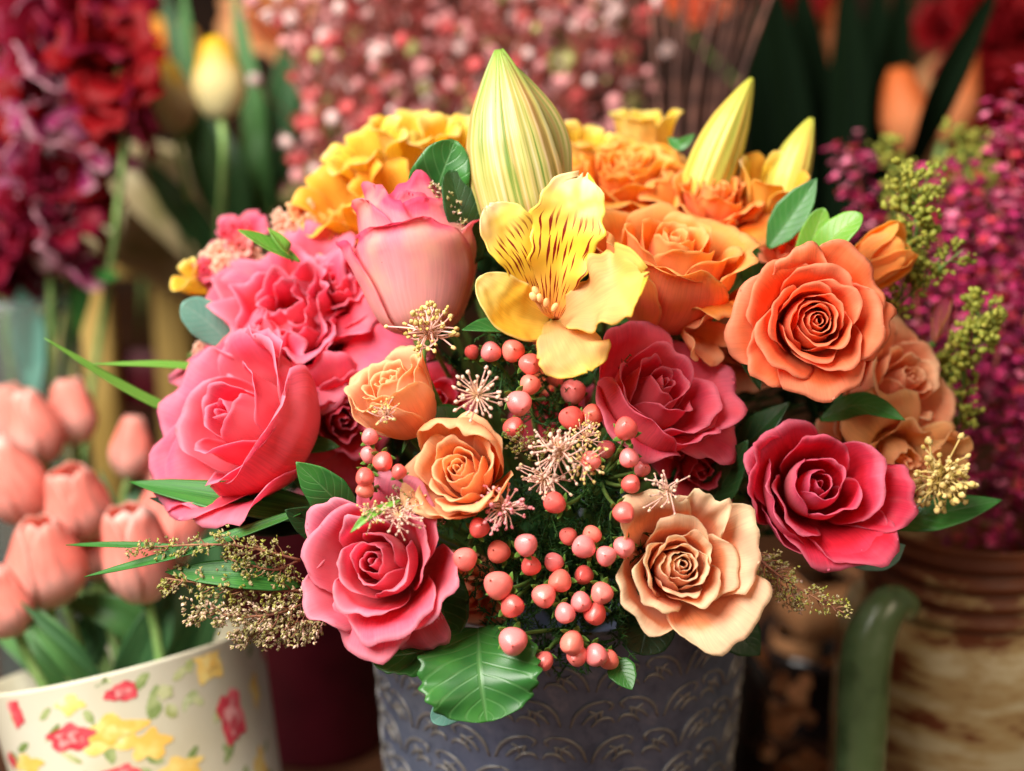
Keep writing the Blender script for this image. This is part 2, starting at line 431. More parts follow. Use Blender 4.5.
# ------------------------------------------------------------------ palette
M = {}
M['stem'] = noise_mat('stem', [(.3, (.10, .20, .04)), (.7, (.18, .30, .07))], 80)
M['leaf'] = leaf_mat('leaf', (.025, .12, .025), (.05, .21, .035), (.12, .28, .09))
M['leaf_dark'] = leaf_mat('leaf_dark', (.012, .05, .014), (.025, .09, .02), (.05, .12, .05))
M['leaf_light'] = leaf_mat('leaf_light', (.10, .30, .03), (.20, .42, .05), (.30, .45, .12))
M['leaf_blue'] = leaf_mat('leaf_blue', (.10, .28, .22), (.16, .36, .28), (.25, .42, .35), rough=.55)
M['blade'] = blade_mat('blade', (.02, .12, .02), (.07, .26, .04))
M['blade_light'] = blade_mat('blade_light', (.10, .30, .03), (.22, .42, .08))
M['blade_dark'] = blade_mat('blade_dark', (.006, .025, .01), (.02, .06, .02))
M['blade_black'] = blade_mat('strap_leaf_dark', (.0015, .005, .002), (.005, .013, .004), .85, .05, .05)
M['needle'] = noise_mat('needle', [(.3, (.012, .05, .012)), (.7, (.035, .11, .02))], 120)
def rm(nm, ins, outs, rim=None, **k):
    if len(ins) == 3 and rim is not None:     # the deep throat colour reaches far up; only the last quarter pales to the margin colour
        lt = tuple(a * .55 + b * .45 for a, b in zip(ins[2][1], rim)); dp = tuple(v * q for v, q in zip(ins[1][1], (1, .85, .80)))
        ins = [ins[0], (.66, dp), (.84, ins[2][1]), (1, lt)]
    return [petal_mat(nm + '_inside', ins, rim, **k), petal_mat(nm + '_outside', outs, rim, **k)]
P_CORAL = rm('coral', [(0, (.97, .30, .04)), (.5, (.97, .20, .05)), (1, (.97, .27, .10))], [(0, (.96, .50, .25)), (.6, (.96, .32, .18)), (1, (.96, .28, .16))], (.98, .50, .32), blotch=(.98, .36, .16))
P_ORANGE = rm('orange', [(0, (.98, .28, .03)), (.5, (.99, .33, .03)), (1, (.99, .46, .09))], [(0, (.97, .50, .30)), (.55, (.98, .36, .20)), (1, (.99, .45, .16))], (.99, .64, .28), blotch=(.99, .50, .14))
P_AMBER = rm('amber', [(0, (.98, .34, .03)), (.5, (.99, .43, .04)), (1, (.99, .55, .08))], [(0, (.98, .55, .2)), (.55, (.98, .45, .12)), (1, (.99, .54, .14))], (.99, .70, .25))
P_ROSEPINK = rm('rosepink', [(0, (.95, .30, .14)), (.45, (.93, .08, .17)), (1, (.94, .17, .30))], [(0, (.84, .58, .72)), (.35, (.92, .42, .52)), (.7, (.95, .18, .24)), (1, (.94, .22, .34))], (.95, .44, .58), blotch=(.95, .25, .32))
P_FUCHSIA = rm('fuchsia', [(0, (.90, .20, .14)), (.5, (.89, .08, .16)), (1, (.91, .22, .34))], [(0, (.94, .66, .54)), (.5, (.93, .38, .42)), (1, (.90, .20, .33))], (.94, .48, .58), blotch=(.93, .26, .33))
P_DEEP = rm('deep_fuchsia', [(0, (.85, .10, .07)), (.5, (.84, .05, .10)), (1, (.86, .10, .19))], [(0, (.92, .46, .38)), (.5, (.88, .16, .18)), (1, (.86, .11, .19))], (.90, .34, .46), blotch=(.90, .16, .22))
P_CRIMSON = rm('crimson', [(0, (.60, .02, .03)), (.5, (.76, .03, .07)), (1, (.82, .06, .13))], [(0, (.93, .52, .42)), (.5, (.90, .30, .36)), (1, (.86, .15, .30))], (.90, .32, .46))
P_BLUSH = rm('blush', [(0, (.9, .3, .3)), (.6, (.92, .20, .26)), (1, (.92, .18, .26))], [(0, (.92, .66, .58)), (.35, (.94, .56, .55)), (.65, (.93, .46, .50)), (.88, (.92, .30, .38)), (1, (.89, .12, .24))], (.88, .10, .24), blotch=(.96, .62, .48))
P_PEACH = rm('peach', [(0, (.98, .40, .09)), (.5, (.98, .50, .19)), (1, (.98, .58, .28))], [(0, (.96, .50, .30)), (.5, (.98, .46, .24)), (1, (.98, .54, .26))], (.99, .72, .42), blotch=(.98, .62, .38))
P_CREAM = rm('cream', [(0, (.98, .34, .10)), (.35, (.98, .50, .25)), (1, (.98, .74, .50))], [(0, (.97, .58, .44)), (.5, (.97, .62, .46)), (1, (.98, .75, .52))], (.98, .84, .58), blotch=(.98, .56, .38))
P_YELLOW = rm('yellow', [(0, (.92, .68, .14)), (.5, (.97, .74, .08)), (1, (.97, .80, .22))], [(0, (.90, .76, .30)), (1, (.96, .78, .20))], (.96, .88, .50))
P_YELLOWOR = rm('yellow_orange', [(0, (.94, .68, .14)), (.5, (.97, .66, .08)), (1, (.97, .58, .08))], [(0, (.92, .70, .2)), (1, (.97, .58, .08))], (.97, .80, .3))
P_TAN = rm('tan', [(0, (.94, .62, .22)), (1, (.96, .58, .26))], [(0, (.90, .64, .25)), (1, (.96, .58, .28))], (.96, .72, .42), blotch=(.96, .46, .24))
P_APRICOT = rm('apricot', [(0, (.98, .44, .16)), (.5, (.98, .50, .24)), (1, (.98, .60, .34))], [(0, (.97, .56, .38)), (.5, (.98, .50, .32)), (1, (.98, .58, .34))], (.99, .74, .5), blotch=(.98, .40, .22))
P_RED = rm('red', [(0, (.26, .004, .008)), (1, (.36, .006, .010))], [(0, (.34, .01, .015)), (1, (.30, .006, .012))], (.5, .02, .03))
P_DRED = rm('dark_red', [(0, (.24, .006, .02)), (1, (.28, .006, .025))], [(0, (.5, .15, .2)), (1, (.32, .01, .05))], (.5, .05, .16))
P_MAG = rm('magenta', [(0, (.85, .62, .6)), (.45, (.50, .08, .26)), (1, (.42, .03, .17))], [(0, (.85, .7, .66)), (1, (.52, .07, .25))], (.85, .62, .64))
P_TPINK = rm('tulip_pink', [(0, (.95, .60, .45)), (1, (.96, .36, .27))], [(0, (.88, .80, .60)), (.22, (.97, .64, .56)), (.6, (.98, .40, .32)), (.9, (.98, .45, .36)), (1, (.97, .74, .66))], (.98, .80, .72), streak=.20, vein=16)
P_TYEL = rm('tulip_yellow', [(0, (.85, .80, .50)), (1, (.92, .66, .06))], [(0, (.80, .78, .50)), (.55, (.88, .78, .42)), (1, (.95, .66, .03))])
P_TOR = rm('tulip_orange', [(0, (.9, .4, .1)), (1, (.92, .30, .05))], [(0, (.9, .45, .2)), (1, (.90, .28, .07))])

def RP(px, d): return px * d / FPX
def dd(x, y, o=0): return DD(x, y) + o
def pts3(L): return [PX(*p) for p in L]

# ------------------------------------------------------------------ roses of the main bouquet
def R_(x, y, rpx, face, mats, label, o=0.0, **k):
    d = k.pop('d', None) or dd(x, y, o)
    return rose(x, y, d, RP(rpx, d), face, mats, label, **k)

R_(815, 322, 60, (.03, .06, 1), P_CORAL, 'large coral orange rose fully open towards the viewer above the dark crimson rose', seed=11, n=27, heart=10, open_=.40, d=.675,
   outer=[(215, dict(W=.75, lip=.38, curl=.8, zt=-.15, rt=.98)), (100, dict(W=.7, lip=.32, curl=1.6, zt=.02)), (350, dict(W=.7, lip=.35, curl=1.6, zt=-.12))])
R_(236, 420, 82, (-.60, .34, .62), P_ROSEPINK, 'big rose pink rose with smooth lilac pink underside at the left edge of the bouquet', seed=21, n=12, heart=5, open_=.3, d=.688, curl=.8, ruf=.03, roll=.2,
   lipk=.9, outer=[(325, dict(W=1.3, rb=.95, rt=.95, zt=.08, lip=.2, curl=1.6, ruf=.03, tipround=.12)), (50, dict(W=1.1, rb=.92, rt=.95, zt=.1, lip=.28, curl=1.5, ruf=.05)), (205, dict(W=.95, rb=.92, rt=1.08, zt=-.05, lip=.42, curl=1.4, ruf=.07)), (150, dict(W=.95, lip=.42, rb=.9, rt=1.08, zt=-.02, ruf=.07, curl=1.5)), (265, dict(W=.95, rb=.97, rt=1.08, zt=-.15, lip=.35, curl=1.5, ruf=.06))])
R_(290, 312, 78, (-.2, .45, .85), P_ROSEPINK, 'frilly rose pink bloom with crumpled petals above the big pink rose at left', seed=31, n=17, heart=2, kmin=.22, open_=.85, d=.735, ruf=.15, roll=1.0,
   outer=[(195, dict(W=.85, lip=.5, curl=1.1, rt=1.0, zt=-.1, ruf=.07)), (240, dict(W=.8, lip=.4, curl=.7, rb=.9, rt=1.0, zt=-.25)), (20, dict(W=.7, lip=.4, ruf=.1))])
R_(343, 420, 46, (.3, -.1, .9), P_DEEP, 'crumpled crimson rose squeezed between the big pink rose and the small peach rose', seed=35, n=14, heart=4, open_=.9, d=.715, ruf=.10)
R_(415, 262, 66, (-.12, .98, -.08), P_BLUSH, 'blush pink rose seen from the side with hot pink rolled rims beside the green leaf', seed=41, n=10, heart=6, open_=.0, d=.70, depth=1.15, lipk=.5, ztop=.95, sepals=False, ruf=.02, tight=.85,
   outer=[(55, dict(W=1.75, rb=.93, rt=.86, zt=.38, lip=.15, curl=2.4, zb=-1.15, zbel=.05, ruf=.03, tipround=.10, point=0)), (135, dict(W=1.6, rb=.90, rt=.74, zt=.72, lip=.14, curl=1.3, zb=-1.15, zbel=.05, ruf=.03, tipround=.16)), (20, dict(W=1.4, rb=.84, rt=.60, zt=1.08, lip=.12, curl=1.0, zb=-1.15, zbel=.05, tipround=.16)), (100, dict(W=1.5, rb=.78, rt=.50, zt=1.05, lip=.15, curl=1.0, zb=-1.15, zbel=.05)), (200, dict(W=1.3, rb=.86, rt=.66, zt=.95, lip=.15, curl=1.2, zb=-1.15, zbel=.05)), (175, dict(W=.8, rb=.95, rt=1.0, zt=.35, lip=.2, curl=1.5, zb=-1.15, zbel=.05)), (0, dict(W=.8, rb=.95, rt=1.0, zt=.30, lip=.2, curl=1.8, zb=-1.15, zbel=.05))])
R_(393, 388, 46, (-.45, .75, .45), P_PEACH, 'small peach rosebud between the pink blooms and the spiky seed flower', seed=51, n=20, heart=10, open_=.0, d=.665, depth=1.2, ztop=.35, zc=.2, lipk=.7,
   outer=[(280, dict(W=1.0, rb=.95, rt=.98, zt=.18, lip=.15, curl=1.6, zb=-1.2)), (180, dict(W=.9, rb=.95, rt=1.0, zt=.15, lip=.22, curl=1.8, zb=-1.2))])
R_(460, 470, 46, (-.30, .42, .85), P_PEACH, 'small open peach rose with one petal rolled across its top beside the coral berries', seed=61, n=18, heart=8, open_=.25, d=.645, zc=.1, depth=1.1,
   outer=[(82, dict(W=1.2, rb=1.0, rt=1.08, zt=.30, lip=.62, curl=-1.9, point=.0, ruf=.04, notch=.03, tipround=.12)), (235, dict(W=.9, rb=.95, rt=1.05, zt=.05, lip=.18, curl=1.4)), (320, dict(W=.9, rb=.97, rt=1.08, zt=0, lip=.2, curl=1.2))])
R_(376, 562, 66, (-.28, .22, .92), P_FUCHSIA, 'fuchsia pink rose lowest in the bouquet, open above the scalloped green leaf', seed=72, n=16, heart=8, open_=.30, d=.648, zc=.1, lipk=.9,
   outer=[(215, dict(W=.75, rb=.9, rt=1.05, zt=.0, lip=.28, curl=1.0)), (140, dict(W=.8, lip=.3, rt=1.0, zt=.05, curl=1.2)), (262, dict(W=.85, lip=.45, curl=.6, rt=1.0, zt=-.2)), (330, dict(W=.9, lip=.22, rb=1.0, rt=1.12, zt=-.15, curl=1.0)), (300, dict(W=.5, rb=1.05, rt=1.2, zt=-.4, lip=.4, curl=.4))])
R_(680, 566, 60, (.12, .22, 1), P_CREAM, 'cream peach rose with wide wavy outer petals at the lower right of the bouquet', seed=81, n=20, heart=11, open_=.15, d=.650, zc=.0, tight=.72, lipk=.8, ztop=.22,
   outer=[(308, dict(W=.88, rb=.9, rt=1.12, zt=-.08, lip=.52, curl=.7, ruf=.05, tipround=.12, point=0)), (15, dict(W=.85, rb=.88, rt=1.08, zt=.0, lip=.42, curl=.9, ruf=.05, tipround=.12, point=0)), (120, dict(W=.8, rb=.85, rt=.98, zt=.12, lip=.5, curl=1.4, ruf=.06, tipround=.15, point=0)), (215, dict(W=.95, rb=.88, rt=1.02, zt=.0, lip=.26, curl=1.1, point=0)), (62, dict(W=.6, rb=.85, rt=1.0, zt=.1, lip=.4, curl=1.3, ruf=.08))])
R_(656, 390, 68, (.42, .5, .72), P_DEEP, 'deep fuchsia rose below the yellow speckled lily, between the coral berries and the coral rose', seed=93, n=14, heart=6, open_=.35, d=.680, roll=.5, curl=.9,
   outer=[(190, dict(W=1.1, rb=.88, rt=.9, zt=.2, lip=.22, curl=.9)), (320, dict(W=.8, rb=.9, rt=1.1, zt=.0, lip=.38, curl=1.0, ruf=.07)), (260, dict(W=1.0, rb=.9, rt=.95, zt=.05, lip=.2, curl=1.0)), (290, dict(W=.6, rt=1.1, zt=-.2, lip=.45, curl=.8))])
R_(672, 256, 70, (.15, .80, .55), P_ORANGE, 'bright orange rose with peach pink sides just right of the yellow speckled lily', seed=101, n=18, heart=9, open_=.20, d=.705, depth=1.15, ztop=.3,
   outer=[(255, dict(W=1.0, rb=.92, rt=.98, zt=.2, lip=.22, curl=1.5, zb=-1.15)), (340, dict(W=.9, rb=.92, rt=1.0, zt=.15, lip=.32, curl=1.7, zb=-1.15)), (200, dict(W=.8, rb=.9, rt=1.0, zt=.2, lip=.3, curl=1.5, zb=-1.15)), (310, dict(W=.7, rb=1.0, rt=1.15, zt=-.25, lip=.3, curl=1.6, zb=-1.1))])
R_(820, 484, 65, (.10, .25, .9), P_CRIMSON, 'dark crimson rose with pink petal backs directly under the large coral orange rose', seed=113, n=13, heart=6, open_=.30, d=.682, curl=.9, lipk=.9, zc=.25,
   outer=[(200, dict(W=1.0, rb=.85, rt=.9, zt=.2, lip=.20, curl=1.0)), (165, dict(W=.85, rb=.95, rt=1.05, zt=.1, lip=.25, curl=1.0)), (300, dict(W=.8, rb=.9, rt=1.1, zt=-.05, lip=.4, curl=.9, ruf=.06)), (345, dict(W=.65, rb=.9, rt=1.15, zt=-.1, lip=.4, curl=.8, ruf=.08)), (240, dict(W=.9, rb=1.0, rt=1.05, zt=-.15, lip=.15, curl=.6))])
R_(905, 382, 50, (.45, .35, .75), P_APRICOT, 'small apricot rose at the right edge beside the large coral orange rose', seed=121, n=16, heart=8, open_=.3, d=.735, depth=1.3,
   outer=[(120, dict(W=.7, lip=.35, rt=1.1, zt=.1, curl=1.0, notch=.06)), (230, dict(W=1.0, rb=.95, rt=1.0, zt=.05, lip=.2, curl=1.0, zb=-1.3)), (300, dict(W=.8, rt=1.05, lip=.3, curl=1.1, zb=-1.3))])
R_(628, 172, 54, (.0, .78, .62), P_AMBER, 'ruffled amber orange rose behind the yellow speckled lily, right of the tallest bud', seed=131, n=26, heart=8, open_=.55, d=.775, ruf=.09)
R_(716, 196, 48, (.15, .72, .62), P_ORANGE, 'ruffled orange bloom between the amber rose and the yellow lily petals at right', seed=141, n=18, heart=5, open_=.6, d=.755, ruf=.09)
R_(325, 232, 46, (-.3, .75, .55), P_AMBER, 'amber bloom with loose crumpled petals behind the blush pink rose at upper left', seed=151, n=17, heart=5, open_=.8, d=.775, ruf=.11)
R_(232, 232, 24, (-.3, .6, .7), P_ROSEPINK, 'small pink bloom peeping out at the upper left behind a bright green leaf', seed=155, n=9, heart=4, open_=.7, d=.81, ruf=.08)
R_(905, 458, 44, (.25, -.3, .85), P_TAN, 'spent tan flower with torn petals right of the dark crimson rose', seed=161, n=9, heart=3, open_=1.0, d=.72, ruf=.10, cat='flower')
R_(560, 352, 30, (.1, .3, .8), P_CORAL, 'coral bloom deep in shadow under the yellow speckled lily', seed=165, n=10, heart=5, open_=.5, d=.74)
R_(790, 250, 34, (-.3, .6, .7), P_CORAL, 'coral bud with upright petals behind the large coral orange rose', seed=167, n=9, heart=4, open_=.4, d=.735)

# blooms that close the gaps of the dome
R_(262, 368, 40, (-.3, .2, .9), P_ROSEPINK, 'crumpled pink petals wedged between the two big pink roses at left', seed=171, n=12, heart=3, kmin=.2, open_=.8, d=.722, ruf=.14)
R_(340, 282, 40, (-.1, .5, .85), P_ROSEPINK, 'crumpled hot pink bloom touching the left side of the blush pink rose', seed=172, n=12, heart=3, kmin=.2, open_=.8, d=.742, ruf=.14)
R_(668, 178, 40, (.1, .8, .6), P_AMBER, 'ruffled amber bloom between the amber rose and the orange bloom', seed=173, n=16, heart=3, kmin=.15, open_=.6, d=.79, ruf=.12)
R_(742, 212, 34, (.3, .7, .6), P_AMBER, 'loose apricot bloom behind the dark pointed leaf', seed=174, n=13, heart=3, kmin=.2, open_=.7, d=.765, ruf=.11)
R_(600, 225, 34, (-.1, .7, .7), P_ORANGE, 'orange petals squeezed behind the tip of the yellow speckled lily', seed=175, n=12, heart=4, open_=.6, d=.745, ruf=.10)
R_(872, 430, 44, (.3, .1, .9), P_APRICOT, 'apricot petals between the dark crimson rose and the apricot rose', seed=176, n=12, heart=3, kmin=.2, open_=.8, d=.745, ruf=.08)
R_(862, 275, 30, (.3, .5, .8), P_CORAL, 'coral petals behind the top of the large coral orange rose', seed=177, n=10, heart=3, open_=.7, d=.745, ruf=.10)
R_(560, 405, 34, (0, .2, .9), P_DEEP, 'dark fuchsia bloom deep behind the big coral berries', seed=179, n=12, heart=4, open_=.6, d=.735)

R_(700, 470, 36, (.2, -.2, .9), P_DEEP, 'fuchsia petals hanging under the deep fuchsia rose, beside the cream peach rose', seed=180, n=11, heart=3, open_=.7, d=.70, ruf=.07)
R_(470, 600, 34, (-.1, -.3, .9), P_APRICOT, 'apricot petals in shadow between the fuchsia pink rose and the lower coral berries', seed=181, n=10, heart=3, open_=.6, d=.715)
R_(748, 345, 32, (-.1, .2, .9), P_APRICOT, 'pink apricot bloom in the gap left of the large coral orange rose', seed=182, n=10, heart=3, open_=.6, d=.735, ruf=.06)
R_(440, 400, 28, (.1, .2, .9), P_DEEP, 'dark pink petals behind the star shaped spiky seed flower', seed=183, n=9, heart=3, open_=.6, d=.715)
# ------------------------------------------------------------------ single meshes with their own origin
def single(geo, name, mats, label, cat, group=None, kind=None, origin=None):
    V = np.concatenate(geo.V); o0 = V.mean(0) if origin is None else np.asarray(origin)
    geo.V = [v - o0 for v in geo.V]
    o = geo.obj(name, mats); o.location = Vector(o0); return tag(o, label, cat, group, kind)

LG = 'leaves tucked into the bouquet'
def leaf(pts, wpx, nrm, label, mat='leaf', prof='leaf', group=LG, name='leaf', **k):
    P = pts3(pts); d = pts[len(pts) // 2][2]
    g = blade(P, RP(wpx, d), DIR(*nrm), prof, **k)
    return single(g, name, M[mat], label, 'leaf', group, origin=P[0])

# ------------------------------------------------------------------ leaves of the bouquet
leaf([(432, 235, .70), (437, 190, .695), (455, 140, .69)], 62, (.15, .1, 1), 'broad glossy leaf standing between the blush pink rose and the tallest bud', prof='oval', fold=.35, wav=.10, seed=1)
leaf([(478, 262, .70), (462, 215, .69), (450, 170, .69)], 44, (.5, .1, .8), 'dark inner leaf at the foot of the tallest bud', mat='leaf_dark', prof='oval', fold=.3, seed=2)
leaf([(300, 262, .72), (270, 248, .715), (238, 230, .71)], 34, (.0, .9, .5), 'bright pointed leaf lying over the small pink bloom at upper left', mat='leaf_light', fold=.3, seed=3)
leaf([(292, 262, .72), (285, 248, .715), (268, 228, .715)], 20, (.2, .8, .5), 'smaller bright pointed leaf beside the bloom at upper left', mat='leaf_light', fold=.3, seed=4)
leaf([(232, 345, .75), (208, 322, .745), (182, 303, .74)], 40, (-.2, .4, .9), 'blue green leaf left of the frilly rose pink bloom', mat='leaf_blue', prof='oval', fold=.15, seed=5)
leaf([(270, 380, .75), (180, 366, .735), (92, 364, .72)], 14, (-.1, .8, .6), 'narrow leaf reaching left from the big pink rose, upper one of the crossing pair', mat='blade_light', prof='blade', seed=6)
leaf([(240, 440, .75), (140, 396, .73), (44, 338, .71)], 16, (.1, .8, .6), 'narrow leaf sloping up to the left, lower one of the crossing pair', mat='blade_light', prof='blade', seed=7)
leaf([(330, 515, .69), (240, 500, .685), (130, 482, .70)], 44, (.0, .75, .7), 'wide dark strap leaf below the big pink rose', mat='blade', prof='blade', fold=.15, seed=8)
leaf([(330, 520, .70), (250, 520, .69), (150, 498, .70)], 40, (.0, .6, .8), 'second wide strap leaf running under the big pink rose', mat='blade_dark', prof='blade', seed=9)
leaf([(300, 512, .665), (190, 550, .655), (84, 577, .66)], 15, (-.1, .7, .7), 'long thin strap leaf crossing over the pale pink tulips', mat='blade', prof='blade', fold=.25, seed=10)
leaf([(300, 586, .665), (240, 575, .655), (165, 572, .66)], 34, (.0, .6, .8), 'broad green leaf above the lower tan flower sprig at left', mat='blade', prof='leaf', fold=.2, seed=11)
leaf([(200, 548, .68), (120, 545, .68), (66, 545, .69)], 9, (.0, .8, .6), 'thinnest strap leaf touching the pink tulips', mat='blade', prof='blade', seed=12)
leaf([(355, 520, .67), (328, 492, .66), (296, 462, .655)], 44, (-.3, .2, .9), 'mottled leaf under the crumpled crimson rose', mat='leaf', fold=.25, seed=13)
leaf([(345, 540, .68), (315, 525, .67), (285, 510, .66)], 36, (-.3, .3, .9), 'grey green leaf left of the fuchsia pink rose', mat='leaf_dark', fold=.25, seed=14)
leaf([(478, 628, .67), (480, 672, .645), (487, 722, .640)], 122, (-.05, .35, 1), 'large scalloped leaf hanging over the pot rim under the fuchsia pink rose', prof='oval', fold=.22, wav=.10, serr=.04, seed=15, n=60, m=21)
leaf([(460, 630, .675), (420, 652, .66), (370, 658, .655)], 52, (-.05, .6, .8), 'smaller scalloped leaf hanging left of the large one on the pot', prof='oval', fold=.15, wav=.12, serr=.04, seed=16, n=50)
leaf([(470, 690, .67), (452, 708, .665), (432, 722, .66)], 30, (-.1, .4, .9), 'pale leaf tip showing under the large scalloped leaf', mat='leaf_blue', prof='oval', seed=17)
leaf([(430, 560, .70), (440, 600, .68), (452, 640, .665)], 60, (-.1, .3, .9), 'shaded leaf behind the fuchsia pink rose at the pot rim', mat='leaf', prof='oval', fold=.2, seed=50)
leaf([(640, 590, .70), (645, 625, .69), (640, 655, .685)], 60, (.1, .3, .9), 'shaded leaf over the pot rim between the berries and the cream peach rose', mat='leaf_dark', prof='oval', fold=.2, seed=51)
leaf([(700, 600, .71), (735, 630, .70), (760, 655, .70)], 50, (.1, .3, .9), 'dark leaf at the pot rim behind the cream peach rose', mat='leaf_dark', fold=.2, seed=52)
leaf([(820, 420, .72), (862, 405, .71), (905, 420, .70)], 30, (.1, .5, .8), 'small green leaf between the large coral orange rose and the apricot rose', mat='leaf', fold=.2, seed=53)
leaf([(612, 660, .66), (622, 672, .655), (632, 690, .65)], 30, (.1, .2, .9), 'small leaf under the lowest coral berries', seed=18)
leaf([(768, 248, .73), (792, 215, .725), (817, 178, .72)], 38, (-.3, .2, .9), 'dark pointed leaf behind the large coral orange rose, left of the pair', mat='leaf', fold=.3, seed=19)
leaf([(800, 275, .72), (812, 240, .715), (824, 208, .71)], 28, (-.1, .3, .9), 'light upright leaf of the pair behind the large coral orange rose', mat='leaf_light', fold=.2, prof='oval', seed=20)
leaf([(812, 272, .715), (832, 240, .705), (862, 214, .70)], 36, (-.4, .4, .8), 'light green leaf leaning right behind the large coral orange rose', mat='leaf_light', fold=.25, prof='oval', seed=21)
leaf([(875, 520, .72), (930, 515, .71), (1002, 500, .71)], 42, (.05, .6, .8), 'long pointed leaf sticking out right under the dark crimson rose', mat='leaf', fold=.2, seed=22)
leaf([(705, 505, .72), (742, 450, .715), (790, 402, .705)], 46, (-.5, .4, .7), 'dark leaf between the deep fuchsia rose and the dark crimson rose', mat='leaf_dark', fold=.3, seed=23)
leaf([(700, 520, .71), (725, 480, .70), (748, 440, .69)], 40, (-.3, .3, .8), 'narrow shaded leaf right of the deep fuchsia rose', mat='leaf_dark', fold=.3, seed=24)
leaf([(528, 345, .69), (500, 332, .675), (462, 330, .665)], 36, (.0, .8, .5), 'dark leaf under the yellow speckled lily', mat='leaf', fold=.15, curl=.3, seed=25)
leaf([(470, 455, .70), (450, 430, .69), (420, 412, .685)], 54, (.0, .5, .8), 'dark leaf between the two small peach roses', mat='leaf', fold=.2, seed=26)
leaf([(400, 500, .64), (370, 515, .632), (350, 533, .628)], 10, (.1, .5, .8), 'tiny green leaf lying across the fuchsia pink rose', mat='leaf_light', fold=.3, seed=27)
leaf([(735, 300, .73), (745, 345, .72), (760, 390, .71)], 34, (.4, .2, .9), 'shaded leaf in the gap left of the large coral orange rose', mat='leaf_dark', fold=.2, seed=28)
leaf([(755, 300, .74), (752, 268, .735), (745, 240, .73)], 36, (.4, .2, .9), 'upright shaded leaf behind the orange rose', mat='leaf', fold=.2, seed=29)
leaf([(840, 560, .70), (880, 556, .70), (905, 545, .70)], 30, (.1, .2, .9), 'grey green leaf under the dark crimson rose', mat='leaf_blue', fold=.2, seed=30)
leaf([(668, 138, .78), (680, 145, .775), (695, 134, .77)], 14, (.1, .2, .9), 'tiny leaf at the foot of the second lily bud', mat='leaf', fold=.2, seed=31)

# dark greenery filling the dome so that no gap shows through
def filler():
    g = Geo(); rng = np.random.RandomState(5)
    c = PX(560, 445, .815)
    for i in range(1500):
        a = unit(rng.normal(size=3)); 
        if a @ FWD > .45: continue
        r = rng.uniform(.45, 1.0) ** .6
        p = c + (RGT * (a @ RGT) * .175 + UPV * (a @ UPV) * .135 + FWD * (a @ FWD) * .085) * r
        if p[2] < .30: continue
        dr = unit(a + rng.normal(size=3) * .9 + np.array([0, 0, .3])); L = rng.uniform(.012, .03)
        blade([p, p + dr * L * .5 + rng.normal(size=3) * .001, p + dr * L], rng.uniform(.004, .011), unit(rng.normal(size=3)), 'leaf', n=7, m=5, thick=.0004, geo=g, fold=.3)
    g.M = [m * 0 for m in g.M]
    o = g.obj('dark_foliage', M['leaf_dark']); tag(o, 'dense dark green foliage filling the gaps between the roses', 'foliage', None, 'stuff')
    # needle moss under the berries
    g = Geo()
    for i in range(900):
        x = rng.uniform(470, 660); y = rng.uniform(470, 665)
        if (x - 565) ** 2 / 95 ** 2 + (y - 570) ** 2 / 95 ** 2 > 1: continue
        p = PX(x, y, rng.uniform(.665, .70)); dr = unit(DIR(*rng.uniform(-1, 1, 2), .8)); L = rng.uniform(.006, .014)
        tube([p, p + dr * L + rng.normal(size=3) * .0005], .0006, .0002, 4, 3, g)
        for q in range(7):
            b = p + dr * L * rng.uniform(.2, 1); e = b + unit(dr + rng.normal(size=3) * .9) * .003
            tube([b, e], .00045, .0001, 3, 2, g, cap=False)
    for x, y in [(520, 385), (560, 370), (545, 410), (600, 500), (610, 490), (450, 500), (510, 360)]:
        for k in range(45):
            p = PX(x + rng.normal() * 18, y + rng.normal() * 18, rng.uniform(.685, .71)); dr = unit(DIR(*rng.uniform(-1, 1, 2), .8)); L = rng.uniform(.006, .014)
            tube([p, p + dr * L], .0006, .0002, 4, 3, g)
            for q in range(6):
                b = p + dr * L * rng.uniform(.2, 1); e = b + unit(dr + rng.normal(size=3) * .9) * .003
                tube([b, e], .00045, .0001, 3, 2, g, cap=False)
    o = g.obj('needle_greenery', M['needle']); tag(o, 'fine dark needle greenery behind the coral berries', 'greenery', None, 'stuff')
filler()

